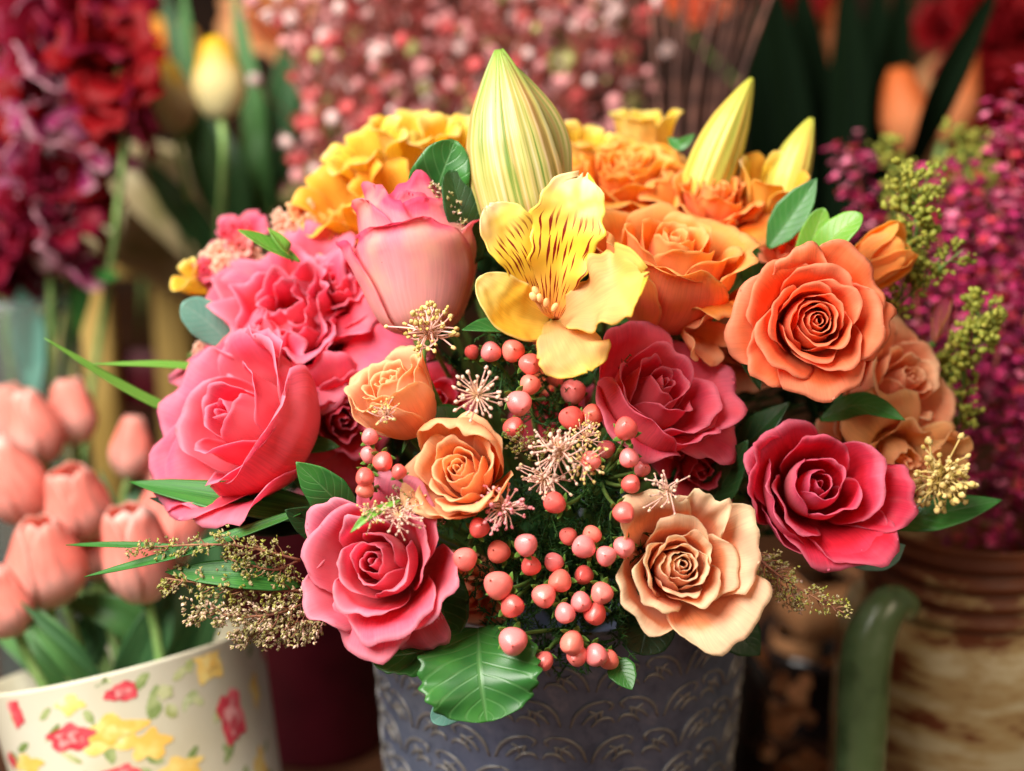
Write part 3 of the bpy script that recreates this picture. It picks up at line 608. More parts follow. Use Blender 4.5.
# ------------------------------------------------------------------ alstroemeria (yellow speckled lily)
def streak_mat():
    m, nt = new_mat('speckled_petal'); L = nt.links.new
    uv = N(nt, 'ShaderNodeUVMap'); sep = N(nt, 'ShaderNodeSeparateXYZ'); L(uv.outputs[0], sep.inputs[0])
    obj = N(nt, 'ShaderNodeTexCoord'); nz = N(nt, 'ShaderNodeTexNoise', ins={'Scale': 55.0, 'Detail': 3.0}); L(obj.outputs['Object'], nz.inputs['Vector'])
    base = ramp(nt, [(0, (.75, .22, .06)), (.22, (.86, .46, .07)), (.5, (.92, .64, .05)), (.85, (.93, .68, .12)), (1, (.93, .72, .36))]); L(sep.outputs[1], base.inputs[0])
    mp = N(nt, 'ShaderNodeMapping', ins={'Scale': (10, 4.8, 1)}); L(uv.outputs[0], mp.inputs[0])
    vo = N(nt, 'ShaderNodeTexVoronoi', voronoi_dimensions='2D', ins={'Scale': 1.0, 'Randomness': .85})
    # squash cells so that the marks are dashes running lengthwise
    mp2 = N(nt, 'ShaderNodeMapping', ins={'Scale': (1, 1, 1)}); L(mp.outputs[0], mp2.inputs[0]); L(mp2.outputs[0], vo.inputs['Vector'])
    lo = N(nt, 'ShaderNodeVectorMath', operation='SUBTRACT'); L(mp2.outputs[0], lo.inputs[0]); L(vo.outputs['Position'], lo.inputs[1])
    ls = N(nt, 'ShaderNodeSeparateXYZ'); L(lo.outputs[0], ls.inputs[0])
    ax = N(nt, 'ShaderNodeMath', operation='ABSOLUTE'); L(ls.outputs[0], ax.inputs[0])
    ay = N(nt, 'ShaderNodeMath', operation='ABSOLUTE'); L(ls.outputs[1], ay.inputs[0])
    ay2 = N(nt, 'ShaderNodeMath', operation='MULTIPLY', ins={1: .42}); L(ay.outputs[0], ay2.inputs[0])
    hy = N(nt, 'ShaderNodeMath', operation='ADD'); L(ax.outputs[0], hy.inputs[0]); L(ay2.outputs[0], hy.inputs[1])
    cr = N(nt, 'ShaderNodeSeparateColor'); L(vo.outputs['Color'], cr.inputs[0])
    th = N(nt, 'ShaderNodeMapRange', ins={1: 0, 2: 1, 3: .14, 4: .27}); L(cr.outputs[0], th.inputs[0])
    df = N(nt, 'ShaderNodeMath', operation='SUBTRACT'); L(th.outputs[0], df.inputs[0]); L(hy.outputs[0], df.inputs[1])
    sm = N(nt, 'ShaderNodeMapRange', ins={1: -.01, 2: .04, 3: 0, 4: 1}); L(df.outputs[0], sm.inputs[0])
    # keep off the tip and the margin
    vm = N(nt, 'ShaderNodeMapRange', ins={1: .68, 2: .80, 3: 1, 4: 0}); L(sep.outputs[1], vm.inputs[0])
    mu = N(nt, 'ShaderNodeMath', operation='MULTIPLY'); L(sm.outputs[0], mu.inputs[0]); L(vm.outputs[0], mu.inputs[1])
    mx = N(nt, 'ShaderNodeMix', data_type='RGBA', ins={7: (.25, .01, .005, 1)}); L(mu.outputs[0], mx.inputs[0]); L(base.outputs[0], mx.inputs[6])
    tr = N(nt, 'ShaderNodeMapRange', ins={1: .45, 2: .72, 3: 0, 4: .85}); L(nz.outputs[0], tr.inputs[0])
    tt = N(nt, 'ShaderNodeMapRange', ins={1: .62, 2: .95, 3: 0, 4: 1}); L(sep.outputs[1], tt.inputs[0])
    t2 = N(nt, 'ShaderNodeMath', operation='MULTIPLY'); L(tr.outputs[0], t2.inputs[0]); L(tt.outputs[0], t2.inputs[1])
    m2 = N(nt, 'ShaderNodeMix', data_type='RGBA', ins={7: (.92, .60, .38, 1)}); L(t2.outputs[0], m2.inputs[0]); L(mx.outputs[2], m2.inputs[6])
    finish(nt, m2.outputs[2], .38, .3, .4)
    return m
M['speck'] = streak_mat()
P_ALST = rm('lily_yellow', [(0, (.70, .42, .10)), (.35, (.86, .50, .22)), (.7, (.90, .62, .26)), (1, (.92, .70, .18))], [(0, (.70, .65, .15)), (.5, (.90, .65, .14)), (1, (.94, .72, .08))], (.95, .75, .10))
def alstro():
    c = PX(553, 318, .668)
    t = thing('alstroemeria', 'yellow alstroemeria with dark red speckles and torn cream tips in front of the tallest bud', 'flower', c, 'alstroemeria blooms')
    def pet(pts, w, nrm, mats, prof='petal', **k):
        blade(pts3(pts), RP(w, .66), DIR(*nrm), prof, thick=.0004, n=40, m=25, crum=.09, **k).obj('petal', mats, t)
    pet([(552, 318, .668), (562, 250, .655), (583, 175, .652)], 76, (-.12, .15, 1), [M['speck'], P_ALST[1]], fold=.3, wav=.12, notch=.12, seed=5)
    pet([(545, 318, .670), (522, 258, .656), (487, 206, .650)], 60, (.28, .2, 1), [M['speck'], P_ALST[1]], fold=.3, wav=.06, notch=.04, seed=8)
    pet([(556, 322, .668), (600, 298, .645), (646, 275, .632)], 88, (-.25, .45, .9), P_ALST, prof='petal', fold=.25, curl=.05, wav=.2, notch=.13, seed=11)
    pet([(548, 324, .668), (510, 312, .655), (478, 278, .648)], 62, (.40, .25, .9), P_YELLOW, prof='oval', fold=.55, wav=.06, seed=14)
    pet([(552, 320, .668), (568, 338, .645), (588, 372, .636)], 78, (.05, .55, .8), P_ALST, prof='petal', fold=-.25, wav=.12, notch=.05, seed=17)
    pet([(548, 320, .672), (545, 270, .672), (540, 215, .672)], 52, (-.0, .0, 1), P_ALST, prof='petal', fold=.2, seed=19)
    g = Geo(); rng = np.random.RandomState(3)
    for i in range(6):
        a = rng.uniform(-.6, .6)
        e = PX(545 + 14 * a * 1.5, 300 + rng.uniform(-14, 10), .648)
        tube([c, PX(548 + 8 * a, 312, .655), e], .0009, .0006, 5, 8, g); ball(e, .0016, g, DIR(a, .8, .2), 1.5)
    g.obj('stamens', noise_mat('stamen', [(.3, (.75, .28, .10)), (.7, (.85, .50, .2))], 200), t)
    tube([c, PX(556, 345, .70), FOCUS_PT], .002, .0025, 8, 10).obj('stem', M['stem'], t)
alstro()

def lily_flower(x, y, d, rpx, face, label, mats=None, n=6, seed=0, open_=.6, group='alstroemeria blooms', ln=1.0, wid=1.0):
    rng = np.random.RandomState(seed); F = frame_of(DIR(*face), rng.uniform(0, 6)); c = PX(x, y, d); R = RP(rpx, d)
    t = thing('alstroemeria', label, 'flower', c, group)
    for i in range(n):
        a = i * 2 * PI / n + rng.uniform(-.2, .2); u = np.array([math.cos(a), math.sin(a), 0]); z = np.array([0, 0, 1.])
        o = open_ * rng.uniform(.75, 1.2); l = ln * rng.uniform(.85, 1.15)
        pts = [-.9 * z, u * .28 * (1 + o) - .25 * z, u * (.45 + .45 * o) + z * (.45 * l), u * (.45 + .9 * o) + z * (.75 - .35 * o) * l]
        pts = [c + R * (p @ F) for p in pts]
        m = (mats or P_YELLOW) if i % 2 else [M['speck'], (mats or P_YELLOW)[1]] if seed % 3 == 0 else (mats or P_YELLOW)
        blade(pts, R * wid * rng.uniform(.62, .80), (z * .8 - u) @ F, 'oval', fold=.35, wav=.05, notch=.02, thick=.0003, n=22, m=13, crum=.06, seed=seed * 10 + i).obj('petal', m, t)
    b = c - F[2] * R * .9
    tube([b, b * .5 + FOCUS_PT * .5 - FWD * .0, FOCUS_PT], .002, .0025, 6, 8).obj('stem', M['stem'], t)
lily_flower(392, 205, .765, 44, (-.2, .7, .6), 'golden alstroemeria directly behind the tip of the blush pink rose', P_YELLOWOR, seed=5, open_=.6)
lily_flower(378, 170, .79, 54, (-.4, .7, .5), 'yellow alstroemeria furthest left behind the blush pink rose', seed=3)
lily_flower(412, 156, .80, 54, (.0, .8, .5), 'yellow alstroemeria left of the tallest bud, above the broad glossy leaf', seed=4, open_=.5)
lily_flower(455, 168, .785, 54, (.1, .7, .6), 'yellow alstroemeria touching the left side of the tallest bud', seed=6, open_=.5)
lily_flower(352, 212, .775, 54, (-.4, .6, .6), 'golden alstroemeria bloom behind the top of the frilly rose pink bloom', P_YELLOWOR, seed=7)
lily_flower(582, 158, .80, 40, (.1, .8, .5), 'pale yellow alstroemeria just right of the tallest bud', seed=9, open_=.45)
lily_flower(645, 146, .82, 48, (.0, .9, .3), 'deep yellow alstroemeria standing behind the amber rose', P_YELLOW, seed=10, open_=.4)
lily_flower(768, 196, .765, 50, (.1, .7, .6), 'yellow orange alstroemeria under the smallest lily bud at right', P_YELLOWOR, seed=12, open_=.35)
lily_flower(868, 266, .73, 50, (.72, .50, .25), 'apricot alstroemeria with broad petals right of the light leaves', P_AMBER, seed=14, open_=-.05, wid=1.35, ln=1.25)
lily_flower(195, 282, .785, 26, (-.6, .4, .6), 'yellow alstroemeria at the far left edge above the blue green leaf', seed=16, open_=.4)
lily_flower(935, 458, .73, 34, (.6, -.2, .7), 'ragged tan alstroemeria at the right edge above the golden seed head', P_TAN, seed=17, open_=.7)
lily_flower(700, 335, .70, 34, (.5, -.3, .7), 'peach pink petals curling out below the orange rose', P_PEACH, seed=20, open_=.45, n=4)
lily_flower(940, 320, .76, 26, (.2, .95, .1), 'closed pink red bud among green berries at right', P_CRIMSON, seed=21, open_=-.25, n=5)
lily_flower(838, 262, .745, 26, (-.1, .9, .3), 'orange bud between the dark leaf and the apricot petals', P_ORANGE, seed=22, open_=-.1, n=5)

def crumple_floret(c, R, face, mats, parent, rng, n=5):
    g = Geo(); F = frame_of(face, rng.uniform(0, 6))
    for i in range(n):
        a = i * 2 * PI / n + rng.uniform(-.3, .3)
        P = rose_petal(a, .75, .45, .75, -.05, .45, rng.uniform(.2, 1.6), zb=-.8, spir=.08, ruf=.10, seed=rng.randint(9999), n=11, m=11, notch=.05)
        sheet(c + R * (P @ F), .0006, g, flip=True)
    for i in range(3):
        a = i * 2.2; P = rose_petal(a, 1.1, .25, .32, .15, .2, .8, zb=-.6, ruf=.08, seed=rng.randint(9999), n=9, m=9)
        sheet(c + R * (P @ F), .0006, g, flip=True)
    g.obj('floret', mats, parent)

def cluster(x, y, d, wpx, rpx, n, pals, label, seed):
    rng = np.random.RandomState(seed); B = PX(x, y + 20, d + .03)
    t = thing('blossom_cluster', label, 'flower', B, 'clusters of tiny blossoms at upper left')
    for i in range(n):
        c = PX(x + rng.normal() * wpx * .45, y + rng.normal() * wpx * .4, d + rng.uniform(-.008, .008)); g0 = unit(c - PX(x, y, d + .03))
        crumple_floret(c, RP(rpx, d) * rng.uniform(.7, 1.2), g0, pals[rng.randint(len(pals))], t, rng)
    tube([PX(x, y, d + .01), B, (B + FOCUS_PT) / 2, FOCUS_PT], .0018, .002, 6, 10).obj('stem', M['stem'], t)
P_PALE = rm('pale_blossom', [(0, (.94, .45, .30)), (1, (.95, .66, .50))], [(0, (.94, .6, .4)), (1, (.95, .70, .58))], (.96, .80, .68))
cluster(232, 268, .775, 28, 11, 13, [P_PALE, P_PALE, P_BLUSH], 'cluster of tiny cream and pink blossoms left of the frilly rose pink bloom', 12)
cluster(302, 226, .77, 26, 11, 10, [P_PALE, P_PEACH, P_CORAL], 'cluster of tiny pale peach blossoms in front of the amber bloom at upper left', 13)
cluster(205, 350, .755, 10, 8, 5, [P_PALE], 'few tiny cream blossoms behind the big pink rose at left', 14)

# ------------------------------------------------------------------ lily buds
def bud_mat(name, greens, tipcol, oranges):
    m, nt = new_mat(name); L = nt.links.new
    uv = N(nt, 'ShaderNodeUVMap'); sep = N(nt, 'ShaderNodeSeparateXYZ'); L(uv.outputs[0], sep.inputs[0])
    mp = N(nt, 'ShaderNodeMapping', ins={'Scale': (24, .7, 1)}); L(uv.outputs[0], mp.inputs[0])
    n1 = N(nt, 'ShaderNodeTexNoise', ins={'Scale': 1.0, 'Detail': 3.0, 'Distortion': .25}); L(mp.outputs[0], n1.inputs['Vector'])
    r1 = ramp(nt, [(.34, greens[0]), (.5, greens[1]), (.66, greens[2])]); L(n1.outputs[0], r1.inputs[0])
    mpo = N(nt, 'ShaderNodeMapping', ins={'Scale': (5, .8, 1), 'Location': (3.3, 0, 0)}); L(uv.outputs[0], mpo.inputs[0])
    n2 = N(nt, 'ShaderNodeTexNoise', ins={'Scale': 1.0, 'Detail': 2.0}); L(mpo.outputs[0], n2.inputs['Vector'])
    f2 = N(nt, 'ShaderNodeMapRange', ins={1: .48, 2: .66, 3: 0, 4: .75}); L(n2.outputs[0], f2.inputs[0])
    m1 = N(nt, 'ShaderNodeMix', data_type='RGBA', ins={7: c4(oranges)}); L(f2.outputs[0], m1.inputs[0]); L(r1.outputs[0], m1.inputs[6])
    ft = N(nt, 'ShaderNodeMapRange', ins={1: .72, 2: 1.0, 3: 0, 4: .85}); L(sep.outputs[1], ft.inputs[0])
    m2 = N(nt, 'ShaderNodeMix', data_type='RGBA', ins={7: c4(tipcol)}); L(ft.outputs[0], m2.inputs[0]); L(m1.outputs[2], m2.inputs[6])
    bp = N(nt, 'ShaderNodeBump', ins={'Strength': .6, 'Distance': .0008}); L(n1.outputs[0], bp.inputs['Height'])
    finish(nt, m2.outputs[2], .36, .15, .45, bp.outputs[0])
    return m
M['bud'] = bud_mat('lily_bud', [(.14, .24, .03), (.50, .46, .13), (.70, .62, .34)], (.16, .36, .04), (.74, .36, .13))
M['bud2'] = bud_mat('lily_bud_yellow', [(.28, .36, .04), (.60, .56, .09), (.82, .60, .14)], (.42, .48, .05), (.88, .44, .09))
M['budseam'] = noise_mat('bud_seam', [(.3, (.16, .28, .05)), (.7, (.30, .45, .10))], 120)
def lily_bud(base, tip, wpx, label, mat, seed=0, split=True, d=.7, roll=0):
    rng = np.random.RandomState(seed); B = PX(*base); T = PX(*tip); ax = unit(T - B); Ln = np.linalg.norm(T - B); F = frame_of(ax, roll); R = RP(wpx, d) / 2
    t = thing('lily_bud', label, 'flower bud', B, 'lily buds')
    n, m = 40, 72; v = np.linspace(0, 1, n)
    prof = interp_s(v, [0, .1, .3, .48, .65, .8, .92, 1], [.84, .98, 1.0, .92, .74, .48, .25, .05])
    for p in range(3):
        g = Geo(); c0 = p * 2 * PI / 3
        s = np.linspace(-1, 1, 27); th = c0 + s * 1.15
        r = prof[:, None] * (1 - .10 * np.abs(s[None, :]) ** 2.2 + .02 * np.sin(s[None, :] * 17 + p)) * (1 + .035 * (np.cos(s * PI * 1.0) > 2)) 
        r = r * (1 + (.045 if p == 0 else 0) - .06 * s[None, :] * 1.0)
        r = r + .03 * np.exp(-(s[None, :] / .12) ** 2) + .010 * np.cos(s[None, :] * 26)
        P = B + (R * r * np.cos(th)[None, :])[..., None] * F[0] + (R * r * np.sin(th)[None, :])[..., None] * F[1] + (v * Ln)[:, None, None] * F[2] * np.ones((1, len(s), 1))
        P = P + (np.sin(v * PI) * R * .10)[:, None, None] * F[0]
        sheet(P, .0009, g, flip=True).obj('tepal', [mat, mat], t)
    tube([B + ax * Ln * .02, B - ax * Ln * .15, (B + FOCUS_PT) / 2, FOCUS_PT], .003, .003, 8, 10).obj('stem', M['stem'], t)
    return t
b1 = lily_bud((530, 224, .70), (499, 50, .695), 92, 'tallest lily bud, cream and green striped with a green tip, above the speckled flower', M['bud'], 1, roll=.5)
lily_bud((700, 200, .765), (752, 78, .76), 48, 'plump yellow green lily bud behind the orange bloom, second tallest', M['bud2'], 2, d=.76, roll=1.2)
lily_bud((782, 205, .775), (812, 118, .77), 40, 'smallest lily bud, yellow with an orange side, near the magenta blossoms', M['bud2'], 3, d=.77, roll=2.0)
leaf([(566, 200, .706), (556, 126, .700), (507, 58, .697)], 22, (.5, .3, .8), 'thin green sepal peeling off the right side of the tallest bud', mat='bud', prof='blade', seed=40, fold=.2, group='lily buds')

# ------------------------------------------------------------------ coral berries
M['berry'] = noise_mat('berry', [(.3, (.90, .10, .08)), (.5, (.93, .19, .16)), (.7, (.94, .32, .30))], 160, rough=.28, spec=.5, bump=.08, coat=.15)
BERRY = [M['berry'], noise_mat('berry_pink', [(.3, (.92, .14, .14)), (.5, (.92, .22, .22)), (.7, (.94, .36, .35))], 140, rough=.3, spec=.5, bump=.1, coat=.15), noise_mat('berry_orange', [(.3, (.90, .11, .08)), (.5, (.93, .20, .15)), (.7, (.94, .34, .26))], 140, rough=.36, spec=.4, bump=.1, coat=.1), noise_mat('berry_ripe', [(.3, (.80, .05, .05)), (.5, (.88, .12, .10)), (.7, (.92, .22, .20))], 140, rough=.3, spec=.5, bump=.1, coat=.15)]
M['calyx'] = noise_mat('calyx', [(.3, (.08, .20, .03)), (.7, (.16, .32, .05))], 160)
M['tip'] = noise_mat('berry_tip', [(.3, (.30, .05, .03)), (.7, (.45, .08, .05))], 160)
def berry_meshes():
    out = []; cal = Geo()
    for k in range(5):
        a = k * 2 * PI / 5; u = np.array([math.cos(a), math.sin(a), 0])
        b = blade([np.array([0, 0, -1.12]), u * .75 + np.array([0, 0, -1.05]), u * 1.35 + np.array([0, 0, -.6])], .55, u - np.array([0, 0, 1.]), 'leaf', n=7, m=5, thick=.04, fold=0)
        cal.add(b.V[0], b.Q[0], b.UV[0])
    co_ = cal.obj('calyx', M['calyx']); cm = co_.data; bpy.data.objects.remove(co_)
    for s in range(8):
        rng = np.random.RandomState(s); g = Geo()
        n, m = 16, 20; th = np.linspace(.01, PI - .01, n); ph = np.linspace(0, 2 * PI, m, endpoint=False)
        r = 1 + .05 * np.cos(3 * ph + s)[None, :] * np.sin(th)[:, None] + .03 * np.sin(2 * th + s)[:, None]
        V = np.stack([r * np.sin(th)[:, None] * np.cos(ph), r * np.sin(th)[:, None] * np.sin(ph), (1.06 + .05 * (s % 3)) * r * np.cos(th)[:, None] + .12 * np.exp(-(th / .35) ** 2)[:, None]], -1).reshape(-1, 3)
        uv = np.stack(np.meshgrid(np.linspace(0, 1, m), np.linspace(1, 0, n)), -1).reshape(-1, 2)
        g.add(V, grid_quads(n, m, True), uv); nb = 0
        b = ball((0, 0, 1.22), .09, n=5, m=6); g.add(b.V[0], b.Q[0], b.UV[0], None, np.full(len(b.Q[0]), 2))
        me_o = g.obj('berry', [BERRY[s % 4], M['calyx'], M['tip']]); me = me_o.data; bpy.data.objects.remove(me_o); out.append(me)
    return out, cm
BM, CALYX = berry_meshes()
def berry_spray(node, label, L, dof=0.0, seed=0):
    rng = np.random.RandomState(seed); c = PX(*node)
    t = thing('berry_spray', label, 'berries', c, 'coral berry sprays')
    g = Geo()
    for i, q in enumerate(L):
        x, y, r = q[:3]; d = (q[3] if len(q) > 3 else .640) + rng.uniform(-.004, .004)
        p = PX(x, y, d); o = bpy.data.objects.new('berry', BM[rng.randint(8)]); COL.objects.link(o); o.parent = t
        o.location = Vector(p - c); o.scale = (RP(r, d) * rng.uniform(.84, 1.02),) * 3
        ax = unit(unit(p - c) + DIR(rng.uniform(-.5, .5), rng.uniform(-.5, .5), .5) + rng.normal(size=3) * .25)
        o.rotation_euler = Vector(ax).to_track_quat('Z', 'Y').to_euler()
        cx_ = bpy.data.objects.new('calyx', CALYX); COL.objects.link(cx_); cx_.parent = o
        bb = p - ax * RP(r, d)
        tube([bb, bb - ax * .004 + (c - bb) * .3, c], .0008, .0012, 5, 7, g)
    tube([c, c * .5 + FOCUS_PT * .5, FOCUS_PT], .0015, .002, 6, 8, g)
    g.obj('stem', M['stem'], t)
berry_spray((548, 570, .69), 'coral berries hanging in the middle of the bottom cluster above the scalloped leaf', [(498, 585, 14), (544, 596, 13), (512, 606, 12), (560, 581, 12, .65), (565, 613, 12), (531, 566, 12, .65), (526, 545, 13), (499, 552, 12, .65), (554, 562, 11, .655)], seed=1)
berry_spray((575, 628, .69), 'lowest coral berries in front of the embossed pot', [(513, 641, 14), (544, 661, 10, .65), (572, 643, 13), (577, 656, 12, .645), (596, 655, 12, .645), (609, 660, 11, .65)], seed=2)
berry_spray((600, 570, .69), 'coral berries of the bottom cluster nearest the cream peach rose', [(584, 547, 12), (592, 535, 10, .65), (606, 556, 11), (568, 536, 10, .65), (624, 547, 11, .645), (602, 593, 12), (581, 602, 11, .65), (595, 614, 12, .65), (584, 575, 10, .665)], seed=3)
berry_spray((470, 545, .69), 'coral berries beside the fuchsia pink rose', [(479, 528, 12), (465, 559, 12), (468, 505, 9, .66)], seed=4)
berry_spray((600, 480, .70), 'coral berries along the deep fuchsia rose', [(626, 429, 12), (629, 458, 12), (642, 469, 9, .66), (631, 484, 11), (624, 513, 11), (555, 503, 11), (591, 461, 10), (606, 449, 9, .67)], seed=5)
berry_spray((568, 440, .70), 'two big coral berries above the spiky seed flowers', [(571, 418, 14, .655), (592, 415, 12, .66)], seed=6)
berry_spray((530, 400, .71), 'coral berries under the yellow speckled lily', [(491, 352, 12, .675), (513, 351, 12, .675), (530, 364, 12, .662), (530, 385, 12, .662), (519, 403, 13, .658), (514, 428, 12, .68), (573, 392, 13, .69), (556, 376, 11, .695), (472, 352, 8, .685)], seed=7)
berry_spray((388, 480, .69), 'small coral berries under the small peach rosebud at left', [(370, 437, 10), (369, 455, 9, .65), (383, 462, 11), (399, 472, 9), (365, 477, 10), (365, 490, 9)], seed=8)

# ------------------------------------------------------------------ spiky seed flowers
M['spk'] = petal_mat('spike_filament', [(0, (.82, .68, .36)), (.6, (.84, .52, .42)), (1, (.78, .42, .44))], rough=.6, transl=.1)
M['spktip'] = noise_mat('spike_tip', [(.3, (.70, .55, .28)), (.5, (.82, .55, .46)), (.7, (.88, .76, .50))], 300, rough=.9, spec=.08, transl=.15)
M['spktip_pink'] = noise_mat('spike_tip_pink', [(.3, (.80, .20, .26)), (.7, (.88, .45, .42))], 300, rough=.9, spec=.08, transl=.15)
M['spkgold'] = noise_mat('spike_gold', [(.3, (.50, .36, .08)), (.5, (.72, .54, .20)), (.7, (.84, .70, .36))], 300, rough=.9, spec=.08, transl=.15)
def spiky(x, y, d, rpx, face, label, n=34, seed=0, fil='spk', tip='spktip', hemi=.9, ball_=.16, knob=.07, messy=.1):
    rng = np.random.RandomState(seed); c = PX(x, y, d); R = RP(rpx, d); F = frame_of(DIR(*face))
    t = thing('seed_flower', label, 'seed flower', c, 'spiky seed flowers')
    gf, gt = Geo(), Geo(); ball(c, R * ball_, gf, n=8, m=10, jit=.08, rng=rng)
    for i in range(n):
        th = hemi * 1.5 * math.sqrt((i + .5) / n) + rng.normal() * messy; ph = i * 2.39996 + rng.normal() * messy
        a = np.array([math.sin(th) * math.cos(ph), math.sin(th) * math.sin(ph), math.cos(th)]); b = a + rng.normal(size=3) * messy
        l = rng.uniform(.75, 1.1); p0 = c; p1 = c + R * .5 * (a @ F); p2 = c + R * l * (b @ F)
        tube([p0, p1, p2], R * .036, R * .028, 5, 6, gf); ball(p2, R * knob * rng.uniform(.8, 1.4), gt, unit(b @ F), 1.2, 5, 6, .2, rng)
        if rng.rand() < .5: ball(p2 + rng.normal(size=3) * R * .06, R * knob * .8, gt, None, 1, 4, 5, .2, rng)
    gf.obj('filaments', M[fil], t); gt.obj('knobs', M[tip], t)
    tube([c, c + FWD * .035 + DIR(0, -.1, 0.001) * .004, c * .4 + FOCUS_PT * .6 + FWD * .02, FOCUS_PT], .0011, .0015, 6, 8).obj('stem', M['stem'], t)
spiky(478, 395, .640, 25, (-.05, .1, 1), 'star shaped spiky seed flower above the small open peach rose', n=38, seed=1, hemi=.95, messy=.07)
spiky(428, 335, .668, 30, (.1, .6, .8), 'fuzzy seed flower under the blush pink rose', n=60, seed=2, messy=.25, tip='spkgold')
spiky(386, 414, .640, 15, (-.1, .2, 1), 'small pale seed flower over the small peach rosebud', n=34, seed=3, messy=.2, tip='spkgold')
spiky(560, 452, .642, 26, (-.2, .3, 1), 'tangled cream seed flower in the centre left of the coral berry', n=52, seed=4, messy=.28)
spiky(583, 462, .640, 20, (.3, -.2, 1), 'small cream star of seeds touching the tangled seed flower', n=36, seed=5, messy=.12, tip='spkgold')
spiky(545, 478, .65, 22, (-.2, -.2, 1), 'brownish seed flower below the tangled one', n=40, seed=6, messy=.3)
spiky(503, 508, .640, 24, (.0, .1, 1), 'pink knobbed seed flower on the lower petal of the small open peach rose', n=46, seed=7, messy=.2, tip='spktip_pink')
spiky(372, 515, .635, 15, (-.1, .2, 1), 'tiny brown seed flower on the fuchsia pink rose', n=40, seed=8, messy=.3, tip='spkgold')
spiky(400, 518, .635, 18, (.2, .3, 1), 'dusky seed flower on the upper edge of the fuchsia pink rose', n=44, seed=9, messy=.35)
spiky(668, 492, .640, 20, (-.3, .4, .9), 'thin tan seed flower at the top of the cream peach rose', n=26, seed=10, messy=.3)
spiky(585, 438, .655, 18, (.1, .5, .9), 'small seed head tucked under the two big coral berries', n=40, seed=11, messy=.2, tip='spkgold')
spiky(938, 480, .70, 30, (.1, .1, 1), 'golden seed head at the right edge above the long pointed leaf', n=90, seed=12, messy=.25, fil='spkgold', tip='spkgold', knob=.09)
spiky(412, 500, .65, 15, (.1, .1, 1), 'greenish seed flower between the small peach rose and the fuchsia pink rose', n=30, seed=13, messy=.3, tip='spkgold')

# ------------------------------------------------------------------ sprigs of tiny buds
M['goldbud'] = noise_mat('gold_bud', [(.3, (.26, .26, .07)), (.5, (.44, .40, .15)), (.7, (.58, .52, .28))], 250, rough=.95, spec=.03, transl=.2)
M['greenbud'] = noise_mat('green_bud', [(.3, (.12, .13, .015)), (.55, (.30, .30, .04)), (.75, (.48, .42, .09))], 250, rough=.55)
M['brownbud'] = noise_mat('brown_bud', [(.3, (.24, .16, .08)), (.5, (.42, .33, .18)), (.7, (.56, .48, .30))], 250, rough=.95, spec=.03, transl=.2)
M['twig'] = noise_mat('twig', [(.3, (.18, .06, .04)), (.7, (.34, .16, .08))], 150, rough=.7)
SP = {'goldbud': [M['goldbud'], M['brownbud'], M['greenbud']], 'brownbud': [M['brownbud'], M['goldbud'], M['spktip']], 'greenbud': [M['greenbud'], noise_mat('green_bud_light', [(.3, (.16, .20, .02)), (.7, (.36, .36, .06))], 250, rough=.55)]}
def sprig(pts, wpx, label, bud='goldbud', nb=60, r=2.0, seed=0, cat='sprig', group='sprigs of tiny buds', name='bud_sprig', mats=None, taper=.5, side=6, root=None, sq=1.3):
    rng = np.random.RandomState(seed); P = spline(pts3(pts), 40); d = pts[0][2]; W = RP(wpx, d)
    t = thing(name, label, cat, P[0], group)
    gs, gb = Geo(), Geo(); tube(P, RP(1.7, d), RP(.8, d), 5, 16, gs)
    T = np.gradient(P, axis=0)
    for i in range(nb):
        u = (i + rng.rand()) / nb; k = min(39, int((.12 + .88 * u) * 39)); p = P[k]; tn = unit(T[k])
        w = W * (1 - taper * u) * rng.uniform(.25, 1); a = unit(np.cross(tn, rng.normal(size=3))); q = p + a * w * .8 + tn * w * .7
        tube([p, p + a * w * .4 + tn * w * .2, q], RP(.8, d), RP(.5, d), 4, 4, gs, cap=False)
        for s in range(side):
            c = q + rng.normal(size=3) * RP(r * 1.3, d) + (a + tn) * RP(r, d) * s * .3
            if bud == 'greenbud':
                ball(c, RP(r, d) * rng.uniform(.45, 1.2), gb, unit(a + tn + rng.normal(size=3) * .6), sq, 5, 6, .28, rng); gb.M[-1] = gb.M[-1] + rng.randint(2)
            else:
                for f in range(3):
                    dv = unit(a + tn + rng.normal(size=3) * .8)
                    ball(c + dv * RP(r, d) * .6, RP(r, d) * rng.uniform(.25, .5), gb, dv, 2.1, 4, 5, .3, rng); gb.M[-1] = gb.M[-1] + rng.randint(3)
    gs.obj('stem', M['twig'] if bud != 'greenbud' else M['stem'], t); gb.obj('buds', mats or SP.get(bud, M[bud]), t)['kind'] = 'stuff'
    return t
sprig([(300, 560, .66), (230, 545, .65), (132, 548, .655)], 15, 'thin straw coloured sprig lying over the strap leaf at left', nb=42, r=2.2, seed=1, taper=.6)
sprig([(330, 590, .67), (250, 590, .655), (165, 578, .655)], 22, 'upper straw coloured bud sprig beside the fuchsia pink rose', nb=50, r=2.6, seed=2)
sprig([(330, 590, .67), (270, 615, .655), (195, 612, .655)], 26, 'middle straw coloured bud sprig pointing left over the flowered tin', nb=60, r=2.8, seed=3, bud='brownbud')
sprig([(335, 600, .67), (290, 628, .66), (240, 632, .655)], 26, 'lowest straw coloured bud sprig hanging over the rim of the flowered tin', nb=55, r=2.8, seed=4, bud='brownbud')
sprig([(300, 560, .675), (275, 570, .66), (232, 560, .655)], 20, 'short straw sprig curling around the leaf left of the fuchsia pink rose', nb=30, r=2.4, seed=5)
sprig([(745, 545, .69), (785, 580, .675), (842, 612, .67)], 20, 'twiggy golden sprig hanging under the dark crimson rose', nb=46, r=2.0, seed=6, side=5)
